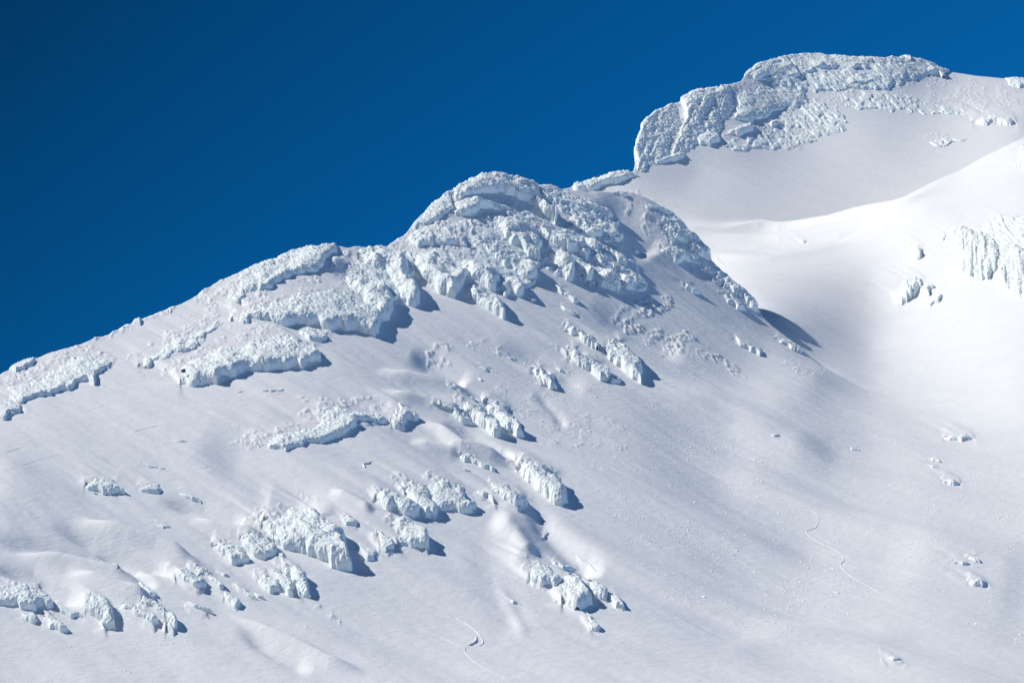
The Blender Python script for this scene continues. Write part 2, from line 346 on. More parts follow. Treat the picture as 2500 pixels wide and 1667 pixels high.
 (9, "ice_cliff", 35, [(40,950),(130,925),(250,945),(380,995),(480,1060),(560,1150),(545,1255),(440,1355),(330,1335),(200,1245),(120,1185),(20,1060)], "widest pale blue ice cliff under the massif's left half", {'swell':.2}),
 (9, "ice_cliff", 33, [(480,1010),(600,1020),(740,1060),(860,1130),(875,1235),(840,1325),(750,1285),(650,1235),(580,1185),(500,1105)], "ice cliff immediately right of the widest cliff", {'swell':.2}),
 (9, "ice_cliff", 28, [(870,1130),(960,1150),(1050,1220),(1105,1280),(1093,1345),(1020,1335),(960,1305),(940,1355),(890,1345),(855,1260)], "knobbly ice cliff end under the diagonal rime band", {'swell':.2}),
 (9, "ice_cliff", 26, [(560,1235),(640,1230),(740,1290),(830,1370),(890,1440),(918,1510),(890,1562),(800,1515),(700,1465),(600,1395),(540,1315)], "hanging ice spur below the cliff row, nose pointing down right", {'swell':.3}),
 (9, "rime_tuft", 11, [(1370,1260),(1440,1265),(1500,1330),(1580,1370),(1625,1422),(1560,1415),(1470,1345)], "upper piece of the thin rime spine on the open flank", {'swell':.7}),
 (9, "rime_tuft", 7, [(1430,1430),(1540,1480),(1630,1540),(1560,1540),(1480,1490)], "lower piece of the thin rime spine on the open flank", {'swell':.6}),
 (9, "rime_tuft", 10, [(1090,1320),(1160,1340),(1225,1392),(1160,1395)], "small rime nose right of the knobbly ice cliff end", {'swell':.4}),
 (2, "ice_cliff", 34, [(185,695),(270,650),(350,650),(420,680),(480,740),(520,800),(515,860),(560,900),(592,970),(582,1025),(520,1005),(440,965),(400,905),(370,835),(300,785),(215,765)], "curling ice cliff straight below the climbers", {'swell':.3}),
 (2, "ice_cliff", 35, [(85,885),(130,820),(220,800),(300,830),(360,890),(400,960),(425,1040),(402,1095),(330,1085),(270,1055),(220,985),(150,945)], "ice cliff between the curling cliff and the long rime band", {'swell':.3}),
 # ---- right hand crest of the ridge
 (9, "rime_outcrop", 10, [(1940,340),(2040,340),(2110,390),(2145,412),(2050,402)], "small rime cap high on bare snow, right of the saddle", {'swell':.6}),
 (2, "rime_outcrop", 10, [(1985,370),(2060,358),(2150,383),(2212,410),(2190,424),(2100,414),(2030,402)], "rime string where the right crest begins to drop", {'swell':.5}),
 (4, "rime_outcrop", 24, [(35,105),(60,55),(150,60),(210,125),(215,185),(290,240),(362,312),(355,352),(330,352),(260,322),(180,252),(100,202),(40,145)], "large bright rime block on the right crest, above the bowl", {'swell':.5}),
 (4, "rime_outcrop", 14, [(30,270),(120,265),(200,325),(222,362),(150,368),(80,322)], "two lobed rime knob under the large crest block", {'swell':.6}),
 (4, "rime_tuft", 9, [(205,308),(260,318),(285,355),(240,362)], "small rime nub between the two lobed knob and the crest", {'swell':.5}),
 (4, "rime_outcrop", 20, [(395,400),(460,395),(530,440),(560,500),(640,560),(662,612),(655,665),(695,702),(650,692),(600,645),(530,595),(480,535),(425,475)], "long rime rib lower on the right crest, shadow on the bowl", {'swell':.5}),
 (4, "rime_tuft", 12, [(415,555),(480,585),(540,630),(575,672),(520,662),(455,612)], "low rime rib parallel below the crest rib", {'swell':.5}),
 (4, "rime_tuft", 10, [(175,488),(230,508),(285,560),(240,564),(185,522)], "lone rime fleck on the flank left of the low parallel rib", {'swell':.7}),
 (4, "rime_outcrop", 8, [(760,848),(830,848),(900,878),(942,912),(922,948),(870,924),(805,882)], "last rime knob at the toe of the right crest", {'swell':.6}),
 (4, "rime_tuft", 9, [(500,848),(570,868),(640,908),(682,932),(650,962),(590,922),(535,892)], "rime streak left of the crest's last knob", {'swell':.7}),
 (8, "rime_outcrop", 18, [(1680,20),(1760,5),(1860,60),(1960,130),(2010,180),(1980,210),(1900,190),(1820,130),(1740,80)], "upper white rime knob of the pair on the middle flank", {'swell':.8}),
 (2, "rime_outcrop", 26, [(1770,1250),(1860,1245),(1930,1300),(1985,1360),(2003,1420),(1995,1505),(1930,1455),(1870,1395),(1800,1362),(1755,1312)], "tall white rime nose on the middle flank with sharp right edge", {'swell':.8}),
 (2, "rime_outcrop", 20, [(1505,1290),(1570,1285),(1640,1338),(1720,1378),(1785,1430),(1795,1492),(1730,1474),(1680,1434),(1600,1394),(1535,1344)], "lower white rime rib left of the tall nose", {'swell':.9}),
 (2, "rime_tuft", 8, [(1785,1438),(1870,1468),(1865,1502),(1795,1492)], "small rime step at the foot of the tall nose", {'swell':.3}),
 (8, "rime_outcrop", 18, [(1370,395),(1440,388),(1520,450),(1592,490),(1603,552),(1530,553),(1460,524),(1430,465)], "rounded rime knob with pointed shadow, alone in mid slope", {'swell':.9}),
 (8, "rime_tuft", 6, [(1560,345),(1640,375),(1700,415),(1630,405)], "rime streak above the rounded mid slope knob", {'swell':.5}),
 (8, "rime_tuft", 6, [(830,365),(920,375),(985,400),(930,412)], "upper rime fleck in the crusted hollow under the ice spur", {'swell':.6}),
 (8, "rime_tuft", 5, [(820,440),(880,455),(912,492),(880,488)], "lower rime fleck in the crusted hollow under the ice spur", {'swell':.7}),
 (8, "rime_outcrop", 13, [(520,570),(600,568),(700,610),(780,648),(835,690),(790,704),(720,664),(650,634),(575,604)], "thin rime crest leading into the central twin outcrop", {'swell':.7}),
 (8, "rime_outcrop", 13, [(400,722),(480,718),(560,768),(620,788),(700,838),(765,870),(805,932),(740,928),(680,894),(620,834),(535,794)], "left rib of the central outcrop group", {'swell':.6}),
 (8, "rime_outcrop", 32, [(695,782),(760,718),(830,758),(920,800),(960,848),(1005,880),(1052,960),(1048,1045),(1000,1034),(940,984),(880,954),(820,894),(735,854)], "middle block of the central outcrop group with ice face", {'swell':.6}),
 (8, "rime_outcrop", 32, [(890,728),(1000,712),(1080,757),(1160,808),(1213,868),(1243,950),(1263,1010),(1293,1052),(1240,1064),(1190,1034),(1140,1004),(1080,954),(1025,874)], "right block of the central outcrop group, smooth snow on its back", {'swell':.6}),
 (8, "rime_tuft", 5, [(590,950),(680,958),(745,996),(660,978)], "rime fleck below the central outcrop group", {'swell':.4}),
 # ---- lower slopes, left
 (5, "rime_outcrop", 15, [(535,322),(580,280),(660,273),(740,288),(792,342),(740,358),(640,354),(555,334)], "low rime cushion at left with a dark rock notch", {'swell':.6,'rocks':[(556,322,8,8)]}),
 (5, "rime_tuft", 10, [(870,322),(960,293),(1032,310),(1022,338),(940,343)], "small rime tuft right of the low cushion", {'swell':.6}),
 (5, "rime_tuft", 8, [(1130,335),(1210,343),(1272,378),(1285,403),(1220,388)], "small rime tuft second right of the low cushion", {'swell':.7}),
 (5, "rime_tuft", 5, [(980,540),(1060,548),(1095,576),(1040,574)], "tiny rime fleck above the bare lower left slope", {'swell':.7}),
 (5, "rime_tuft", 6, [(560,788),(640,808),(720,848),(786,888),(740,888),(635,834)], "thin rime crest line on the bare lower left slope", {'swell':.8}),
 (5, "rime_outcrop", 22, [(-40,1005),(40,980),(120,930),(180,918),(260,968),(312,1010),(335,1055),(240,1064),(222,1090),(130,1094),(105,1064),(-40,1056)], "rime block cut by the left edge near the bottom", {'swell':.9}),
 (5, "rime_outcrop", 13, [(145,1120),(220,1108),(243,1150),(222,1174),(155,1154)], "small rime nub under the left edge block", {'swell':.6}),
 (5, "rime_outcrop", 15, [(265,1120),(330,1128),(400,1190),(443,1232),(380,1229),(315,1194)], "rime rib right of the nub, under the left edge block", {'swell':.7}),
 (5, "rime_tuft", 10, [(345,1060),(420,1078),(480,1108),(543,1143),(450,1134),(385,1104)], "thin rime rib between the left edge block and the bottom left knob", {'swell':.7}),
 (5, "rime_outcrop", 34, [(545,1112),(580,1068),(640,1058),(702,1100),(734,1140),(739,1200),(734,1244),(670,1224),(655,1184),(595,1144)], "tall round snow capped knob at bottom left with long shadow", {'swell':.9}),
 (5, "rime_outcrop", 21, [(760,1120),(850,1128),(920,1158),(983,1188),(1004,1230),(982,1254),(930,1224),(860,1184),(795,1154)], "lower of the two long white ribs right of the tall knob", {'swell':1.0}),
 (5, "rime_outcrop", 25, [(870,1108),(960,1098),(1040,1138),(1103,1198),(1134,1250),(1112,1284),(1058,1244),(1058,1204),(975,1164)], "upper of the two long white ribs right of the tall knob", {'swell':1.0}),
 (5, "rime_outcrop", 19, [(1105,880),(1170,878),(1240,918),(1303,948),(1314,992),(1250,1009),(1180,974),(1125,924)], "left half of the paired rime outcrop in the lower left", {'swell':.8}),
 (5, "rime_outcrop", 16, [(1185,840),(1280,848),(1350,898),(1403,948),(1444,1002),(1400,1004),(1330,944),(1285,934),(1225,884)], "right half of the paired rime outcrop in the lower left", {'swell':.8}),
 (5, "rime_outcrop", 15, [(1435,1010),(1500,1048),(1533,1088),(1513,1119),(1460,1084),(1425,1044)], "rime tail below the paired outcrop", {'swell':.6}),
 (5, "rime_tuft", 7, [(1370,858),(1440,863),(1485,892),(1420,889)], "tiny rime fleck above the paired outcrop's right half", {'swell':.6}),
 (5, "rime_outcrop", 12, [(870,960),(930,988),(1000,1038),(1014,1072),(960,1054),(895,1004)], "slim rime rib left of the paired outcrop", {'swell':1.0}),
 (5, "rime_outcrop", 13, [(1170,1090),(1260,1108),(1330,1138),(1359,1172),(1280,1154),(1205,1124)], "low rime rib under the paired outcrop, near the bottom", {'swell':.8}),
 (5, "rime_tuft", 10, [(1475,950),(1540,968),(1600,1008),(1644,1052),(1580,1034),(1515,994)], "left of two slim rime ribs between paired outcrop and triple knob", {'swell':.7}),
 (5, "rime_tuft", 9, [(1590,980),(1640,1000),(1690,1042),(1640,1036)], "right of two slim rime ribs between paired outcrop and triple knob", {'swell':.5}),
 (10, "rime_outcrop", 20, [(380,580),(500,548),(620,598),(702,658),(725,742),(660,754),(565,724),(475,664)], "leftmost rime block beside the great overhanging cliff", {'swell':.7}),
 (10, "rime_outcrop", 23, [(630,540),(740,498),(860,518),(960,558),(1003,600),(995,704),(900,719),(815,694),(735,644)], "rime block with blue ice foot, adjoining the great overhanging cliff", {'swell':.7}),
 (10, "rime_outcrop", 13, [(1000,615),(1060,645),(1088,720),(1115,812),(1060,804),(1015,744)], "small rime column under the left end of the great cliff", {'swell':.3}),
 (10, "ice_cliff", 46, [(855,420),(960,388),(1080,328),(1180,288),(1300,288),(1420,328),(1520,418),(1603,508),(1673,590),(1684,690),(1718,794),(1640,804),(1520,784),(1475,734),(1375,694),(1275,654),(1175,629),(1055,614),(1005,564),(995,524),(915,474)], "great overhanging blue ice cliff on the lower slope, biggest there", {'swell':.9}),
 (10, "rime_outcrop", 15, [(815,930),(855,818),(930,858),(1002,930),(1034,1022),(960,1054),(895,1004)], "left knob of the triple rime outcrop", {'swell':.6}),
 (10, "rime_outcrop", 19, [(975,830),(1060,858),(1140,928),(1193,1000),(1164,1074),(1090,1054),(1015,974)], "middle knob of the triple rime outcrop", {'swell':.6}),
 (10, "rime_outcrop", 29, [(1085,830),(1150,802),(1222,848),(1283,928),(1314,1000),(1304,1084),(1230,1074),(1185,984),(1125,904)], "right knob of the triple rime outcrop, tall and snow capped", {'swell':.6}),
 # ---- lower slopes, middle
 (6, "rime_outcrop", 27, [(290,412),(360,365),(450,395),(540,428),(594,470),(560,504),(500,514),(430,484),(345,454)], "left part of the wide rime outcrop below centre", {'swell':.7}),
 (6, "rime_outcrop", 23, [(455,298),(530,288),(620,328),(684,370),(660,405),(690,445),(704,494),(680,534),(610,504),(555,444),(495,374)], "middle part of the wide rime outcrop below centre", {'swell':.7}),
 (6, "rime_outcrop", 21, [(635,338),(730,298),(800,328),(862,368),(884,410),(934,450),(964,488),(890,484),(820,474),(740,464),(685,464),(655,404)], "right part of the wide rime outcrop below centre", {'swell':.7}),
 (6, "rime_tuft", 8, [(930,380),(990,358),(1034,402),(980,414)], "small rime nub between the wide outcrop and its right neighbour", {'swell':.5}),
 (6, "rime_outcrop", 23, [(1030,338),(1110,308),(1190,348),(1263,398),(1284,442),(1250,459),(1210,479),(1140,454),(1070,434)], "squat rime outcrop right of the wide outcrop below centre", {'swell':.8}),
 (6, "rime_outcrop", 12, [(830,108),(900,118),(980,158),(1043,188),(1064,222),(1000,204),(930,174),(865,154)], "rime string on the drift crest above the squat outcrop", {'swell':.8}),
 (6, "rime_tuft", 6, [(810,212),(870,198),(934,215),(880,226)], "thin rime fleck left of the drift crest string", {'swell':.6}),
 (6, "rime_tuft", 8, [(1020,225),(1100,262),(1075,266)], "last rime bead below the drift crest string", {'swell':.4}),
 (6, "rime_outcrop", 35, [(1210,200),(1290,188),(1350,208),(1430,248),(1483,298),(1533,358),(1534,402),(1500,434),(1430,404),(1375,374),(1325,314),(1255,254)], "big snow backed ice nose at the edge of the open flank", {'swell':1.0}),
 (6, "rime_outcrop", 30, [(395,600),(440,548),(500,538),(562,588),(622,638),(654,700),(644,754),(560,734),(515,704),(455,704),(425,654)], "bulky rime outcrop right of the great overhanging cliff", {'swell':.7}),
 (6, "rime_outcrop", 16, [(290,605),(360,638),(432,700),(434,742),(380,769),(335,724)], "rime rib leaning on the bulky outcrop's left side", {'swell':.7}),
 (6, "rime_tuft", 9, [(190,700),(260,718),(334,752),(300,784),(245,784)], "low rime patch between the great cliff's shadow and the bulky outcrop", {'swell':.5}),
 (6, "rime_outcrop", 12, [(80,538),(140,518),(204,560),(192,599),(125,584)], "small rime block just above the great cliff's right end", {'swell':.6}),
 (6, "rime_tuft", 6, [(205,555),(262,570),(235,584)], "tiny rime fleck next to the small block above the great cliff", {'swell':.4}),
 (6, "rime_outcrop", 26, [(1275,920),(1300,848),(1350,828),(1422,868),(1473,928),(1494,982),(1440,994),(1380,984),(1310,964)], "left white rime knob of the lowest outcrop group", {'swell':1.0}),
 (6, "rime_outcrop", 32, [(1490,960),(1515,908),(1580,908),(1642,968),(1684,1020),(1674,1084),(1620,1109),(1560,1109),(1495,1074)], "large smooth rime knob in the centre of the lowest outcrop group", {'swell':.9}),
 (6, "rime_outcrop", 19, [(1630,960),(1680,918),(1732,958),(1783,1008),(1794,1062),(1730,1054),(1675,1004)], "ribbed rime knob right of the large smooth knob", {'swell':.6}),
 (6, "rime_outcrop", 15, [(1780,1030),(1840,1008),(1883,1060),(1894,1114),(1840,1104)], "outer right rime knob of the lowest outcrop group", {'swell':.5}),
 (6, "snow_hummock", 12, [(1640,1140),(1700,1165),(1753,1230),(1733,1249),(1680,1234)], "snow covered hummock hanging below the lowest outcrop group", {'swell':1.0,'lump':.6}),
 (6, "rime_tuft", 11, [(1420,800),(1500,818),(1562,840),(1604,862),(1540,864),(1455,834)], "rime string above the lowest outcrop group", {'swell':.7}),
 (6, "rime_tuft", 10, [(1580,770),(1650,798),(1724,862),(1690,854),(1610,812)], "slim rime rib at the upper right of the lowest outcrop group", {'swell':.6}),
 (6, "rime_tuft", 6, [(1110,1010),(1200,1048),(1244,1082),(1175,1064)], "faint rime fleck left of the lowest outcrop group", {'swell':.8}),
 # ---- right side
 (4, "snow_hummock", 10, [(1830,1490),(1920,1468),(1990,1468),(2043,1500),(1960,1514)], "largest of the small snow mounds on the right slope, uppermost", {'sheet':'C','swell':0.55}),
 (7, "snow_hummock", 6, [(1740,140),(1790,138),(1824,167),(1770,164)], "upper of two close tiny mounds on the right slope", {'sheet':'C','swell':0.50}),
 (7, "snow_hummock", 5, [(1730,180),(1790,183),(1804,200),(1765,198)], "lower of two close tiny mounds on the right slope", {'sheet':'C','swell':0.50}),
 (7, "snow_hummock", 9, [(1820,275),(1900,268),(1954,297),(1880,304)], "lone small mound under the two close tiny mounds", {'sheet':'C','swell':0.66}),
 (7, "snow_hummock", 10, [(1970,770),(2040,758),(2094,803),(2040,799)], "dark tipped mound on top of the pale right knoll", {'sheet':'C','swell':0.66}),
 (7, "snow_hummock", 7, [(1870,787),(1960,783),(2024,802),(1960,809)], "flat mound left of the dark tipped mound on the knoll", {'sheet':'C','swell':0.55}),
 (7, "snow_hummock", 11, [(1990,927),(2060,908),(2124,942),(2090,959),(2020,945)], "mound on the bright patch below the pale right knoll", {'sheet':'C','swell':0.88}),
 (7, "snow_hummock", 8, [(1470,1437),(1530,1418),(1584,1447),(1520,1454)], "small mound near the bottom right", {'sheet':'C','swell':0.66}),
 (7, "snow_hummock", 5, [(1230,60),(1290,68),(1314,86),(1260,82)], "tiny mound on the streaked slope, right of the two specks", {'sheet':'C','swell':0.44}),
 (4, "snow_hummock", 5, [(720,1458),(770,1448),(808,1466),(760,1474)], "tiny mound on the streaked slope below the valley toe", {'sheet':'C','swell':0.44}),
 (4, "snow_hummock", 5, [(900,238),(930,222),(975,232),(940,248)], "tiny mound alone in the smooth bright bowl", {'sheet':'C','swell':.5}),
 # ---- the far summit
 (3, "ice_cliff", 14, [(118,812),(125,690),(160,565),(215,470),(285,415),(350,400),(375,425),(400,500),(370,560),(340,640),(300,742),(200,790)], "left end buttress of the far summit's fluted ice wall", {'sheet':'B','crest':1,'swell':0,'flute':1,'fl':.8,'fs':2.2,'lean':.4,'lump':1.15,'size':1.7,'stretch':.35,'lee':(-1,.15)}),
 (3, "ice_cliff", 15, [(380,420),(440,355),(560,305),(640,295),(720,315),(700,440),(640,500),(600,602),(500,642),(420,692),(310,742),(350,640),(385,560),(410,500)], "middle buttress of the far summit's fluted ice wall", {'sheet':'B','crest':1,'swell':0,'flute':1,'fl':.8,'fs':2.2,'lean':.4,'lump':1.15,'size':1.7,'stretch':.35,'lee':(-1,.15)}),
 (3, "ice_cliff", 9, [(715,310),(800,300),(900,300),(1000,285),(1090,308),(1155,350),(1133,388),(1040,423),(960,453),(860,483),(760,513),(690,495),(715,430)], "right buttress of the far summit's ice wall, curled at top", {'sheet':'B','swell':0,'lump':1.2,'size':1.6,'stretch':.45,'lee':(-.5,.85),'wl':16}),
 (3, "rime_outcrop", 14, [(610,592),(700,548),(780,518),(815,540),(792,574),(700,594)], "rime block at the foot of the summit wall, middle", {'sheet':'B','swell':0}),
 (3, "rime_tuft", 11, [(870,522),(930,498),(965,530),(900,544)], "rime block at the foot of the summit wall, far right", {'sheet':'B','swell':0}),
 (3, "rime_outcrop", 12, [(465,612),(540,568),(602,578),(605,622),(540,654),(475,644)], "rime block with a dark cleft, foot of the summit wall", {'sheet':'B','swell':0}),
 (3, "rime_outcrop", 10, [(205,755),(330,698),(402,688),(404,722),(300,749)], "low rime ledge at the left foot of the summit wall", {'sheet':'B','swell':0}),
 (3, "rime_outcrop", 12, [(725,295),(760,238),(800,198),(860,163),(980,153),(1010,180),(1040,230),(1060,262),(960,274),(900,254),(820,284)], "left shoulder of the rime crown on the far summit", {'sheet':'B','crest':1,'swell':0}),
 (3, "rime_outcrop", 12, [(985,160),(1010,135),(1090,123),(1180,128),(1260,150),(1340,140),(1460,158),(1560,165),(1500,202),(1600,232),(1664,252),(1600,264),(1500,234),(1400,214),(1280,224),(1150,234),(1060,258),(1020,200)], "main rime crown on the far summit's top", {'sheet':'B','crest':1,'swell':0}),
 (3, "rime_outcrop", 13, [(1290,292),(1350,248),(1430,243),(1493,280),(1524,307),(1400,309)], "oval rime cushion just under the summit crown", {'sheet':'B','swell':0}),
 (3, "rime_tuft", 7, [(1200,297),(1290,283),(1295,302),(1230,309)], "small rime cushion left of the oval cushion under the crown", {'sheet':'B','swell':0}),
 (3, "rime_outcrop", 12, [(1565,160),(1600,133),(1650,128),(1724,160),(1705,180),(1620,170)], "rounded rime knob on the summit skyline, right of the crown", {'sheet':'B','crest':1,'swell':0}),
 (3, "rime_outcrop", 10, [(1715,175),(1800,178),(1880,198),(1925,232),(1890,254),(1800,244),(1755,212)], "rime fringe on the summit skyline descending right", {'sheet':'B','crest':1,'swell':0}),
 (3, "rime_tuft", 5, [(2110,258),(2150,250),(2190,256),(2165,270)], "tiny rime nub on the right skyline", {'sheet':'B','crest':1,'swell':0}),
 (3, "rime_tuft", 7, [(2210,268),(2280,252),(2400,285),(2380,318),(2260,318)], "rime fringe at the right end of the skyline", {'sheet':'B','crest':1,'swell':0}),
 (3, "rime_outcrop", 13, [(2055,522),(2110,488),(2190,478),(2263,495),(2315,527),(2200,534)], "lone rime mound on the smooth slope right of the summit", {'sheet':'B','swell':.5}),
 (2, "rime_outcrop", 13, [(1520,272),(1600,228),(1720,198),(1850,158),(1960,162),(1990,192),(1900,214),(1780,244),(1700,274),(1600,294)], "rime fringed notch ridge linking middle peak and far summit", {'sheet':'B','crest':1,'swell':0,'lump':1.5}),
 # ---- ice falls in the right bowl
 (4, "ice_cliff", 12, [(1905,205),(1940,143),(1990,158),(2050,178),(2100,193),(2160,228),(2203,280),(2204,350),(2184,424),(2120,494),(2050,494),(2030,440),(1990,484),(1940,454),(1915,380),(1950,330),(1915,280)], "fluted ice fall in the bright right bowl", {'sheet':'C','flute':1,'stretch':.3,'swell':.3,'lee':(-.5,.85),'ww':22,'fl':.8,'lump':1.5}),
 (4, "ice_cliff", 11, [(2205,400),(2260,268),(2320,258),(2440,300),(2440,574),(2290,564),(2220,544),(2190,474)], "ice fall at the right edge of the bright bowl", {'sheet':'C','flute':1,'stretch':.3,'swell':.3,'lee':(-.5,.85),'ww':22,'fl':.8,'lump':1.5,'rocks':[(2210,440,5,16)]}),
 (4, "rime_outcrop", 4, [(1790,190),(1930,120),(2080,140),(2200,50),(2400,90),(2400,610),(2270,590),(2160,505),(1990,510),(1890,430),(1900,300),(1840,270)], "thin rime fringe around the bright bowl's fluted ice falls", {'sheet':'C','swell':0,'patch':3.0,'ww':16,'rise':.8,'lump':.8,'wl':10,'stretch':.4}),
 (4, "rime_outcrop", 12, [(1632,335),(1650,268),(1680,248),(1708,280),(1704,332),(1660,364)], "upper small ice knob left of the fluted ice fall", {'sheet':'C','swell':.3,'lee':(.2,1)}),
 (4, "rime_outcrop", 17, [(1550,644),(1545,560),(1578,488),(1640,478),(1690,465),(1704,520),(1674,564),(1620,604),(1590,644)], "larger ice outcrop of the lower group in the bright bowl", {'sheet':'C','flute':1,'swell':.3,'lee':(.2,1)}),
 (4, "rime_outcrop", 14, [(1685,582),(1708,538),(1750,498),(1774,530),(1742,579)], "small ice wedge casting a shadow, right of the larger bowl outcrop", {'sheet':'C','swell':.3}),
 (4, "rime_tuft", 8, [(1735,642),(1760,598),(1820,568),(1844,587),(1802,624),(1760,649)], "lowest rime patch of the group in the bright bowl", {'sheet':'C','swell':.3}),
 (4, "rime_tuft", 6, [(2175,135),(2190,58),(2235,82),(2232,125)], "upper left rime patch above the bowl's ice falls", {'sheet':'C','swell':.3}),
 (4, "rime_tuft", 5, [(2245,100),(2400,120),(2400,155),(2300,140)], "upper right rime patch above the bowl's ice falls", {'sheet':'C','swell':.3}),
 (4, "rime_tuft", 6, [(1815,225),(1838,178),(1874,190),(1842,234)], "tiny rime patch between the small ice knob and the ice fall", {'sheet':'C','swell':.3}),
 (3, "ice_cliff", 13, [(2305,785),(2325,650),(2400,630),(2400,790)], "ice patch at the right frame edge, on the bright shoulder", {'sheet':'C','swell':.2,'flute':1}),
]
# (frame, line, half width, height m)
DRIFTS = [
 (8, [(-150,430),(0,440),(300,515),(560,575),(700,620),(800,690)], 12, 2.4),
 (8, [(180,240),(420,330),(640,470),(740,560)], 26, -2.6),
 (8, [(-100,610),(60,660),(350,720),(600,800),(780,900)], 11, 2.0),
 (8, [(270,880),(480,1000),(700,1170),(950,1230),(1200,1290)], 13, 2.8),
 (8, [(500,900),(800,1040),(1050,1190),(1250,1280)], 14, -2.2),
 (8, [(1000,150),(1400,300),(1750,500),(1900,600)], 20, -1.6),
 (8, [(1380,600),(1600,800),(1700,940)], 12, -.8),
 (5, [(460,540),(820,670),(1000,720),(1200,800),(1300,850)], 14, 3.2),
 (5, [(300,560),(700,740),(1000,850),(1150,930)], 16, -2.4),
 (5, [(100,700),(420,800),(700,900),(900,980)], 13, 2.2),
 (5, [(-100,640),(300,720),(600,800),(780,850)], 18, -2.0),
 (5, [(400,880),(600,960),(800,1050),(1000,1110)], 14, 2.6),
 (5, [(-100,800),(200,880),(420,1000),(560,1080)], 18, -2.4),
 (5, [(600,700),(850,850),(1000,1020)], 14, -1.8),
 (5, [(1200,500),(1500,600),(1700,650)], 12, 1.8),
 (5, [(1250,0),(1650,250),(1800,350),(2050,560)], 55, -2.4),
 (5, [(1000,380),(1300,440),(1600,560)], 20, -1.8),
 (5, [(1400,1130),(1600,1230),(1800,1330),(2100,1480),(2352,1560)], 10, 1.6),
 (5, [(1500,1260),(1750,1400),(2000,1520)], 16, -1.4),
 (6, [(1250,400),(1400,600),(1600,780),(1750,900)], 26, -3.0),
 (6, [(1050,500),(1200,650),(1320,830)], 26, 2.6),
 (6, [(900,650),(1050,900),(1250,1270)], 40, -.6),
 (6, [(1060,880),(1200,1150),(1280,1290)], 14, .4),
 (6, [(0,350),(200,450),(300,520)], 12, 1.4),
 (6, [(520,20),(700,80),(860,120)], 12, 1.4),
 (0, [(1450,930),(1700,1120),(1880,1260),(2080,1450)], 70, -1.2),
 (0, [(1560,930),(1800,1010),(2050,1130)], 40, 2.2),
 (0, [(1740,1600),(1850,1560),(2050,1545),(2250,1560)], 26, .5),
 (0, [(2150,1340),(2330,1390),(2520,1440)], 90, .9),
 (0, [(1650,560),(1900,560),(2100,520),(2300,430)], 10, -2.0),
 (0, [(1650,578),(1900,578),(2120,538),(2320,445)], 9, 1.8),
 (0, [(1640,540),(1850,545),(2060,505)], 7, 1.4),
 (0, [(1660,600),(1850,605),(2050,580),(2200,520)], 9, -1.2),
 (0, [(1680,625),(1880,630),(2080,600)], 9, 1.0),
 (0, [(700,650),(780,655),(850,665)], 22, 2.0),
 (2, [(1650,1000),(1800,1100),(2000,1200),(2300,1330)], 30, -2.0),
 (2, [(1700,300),(1900,450),(2100,700)], 40, -3.0),
]
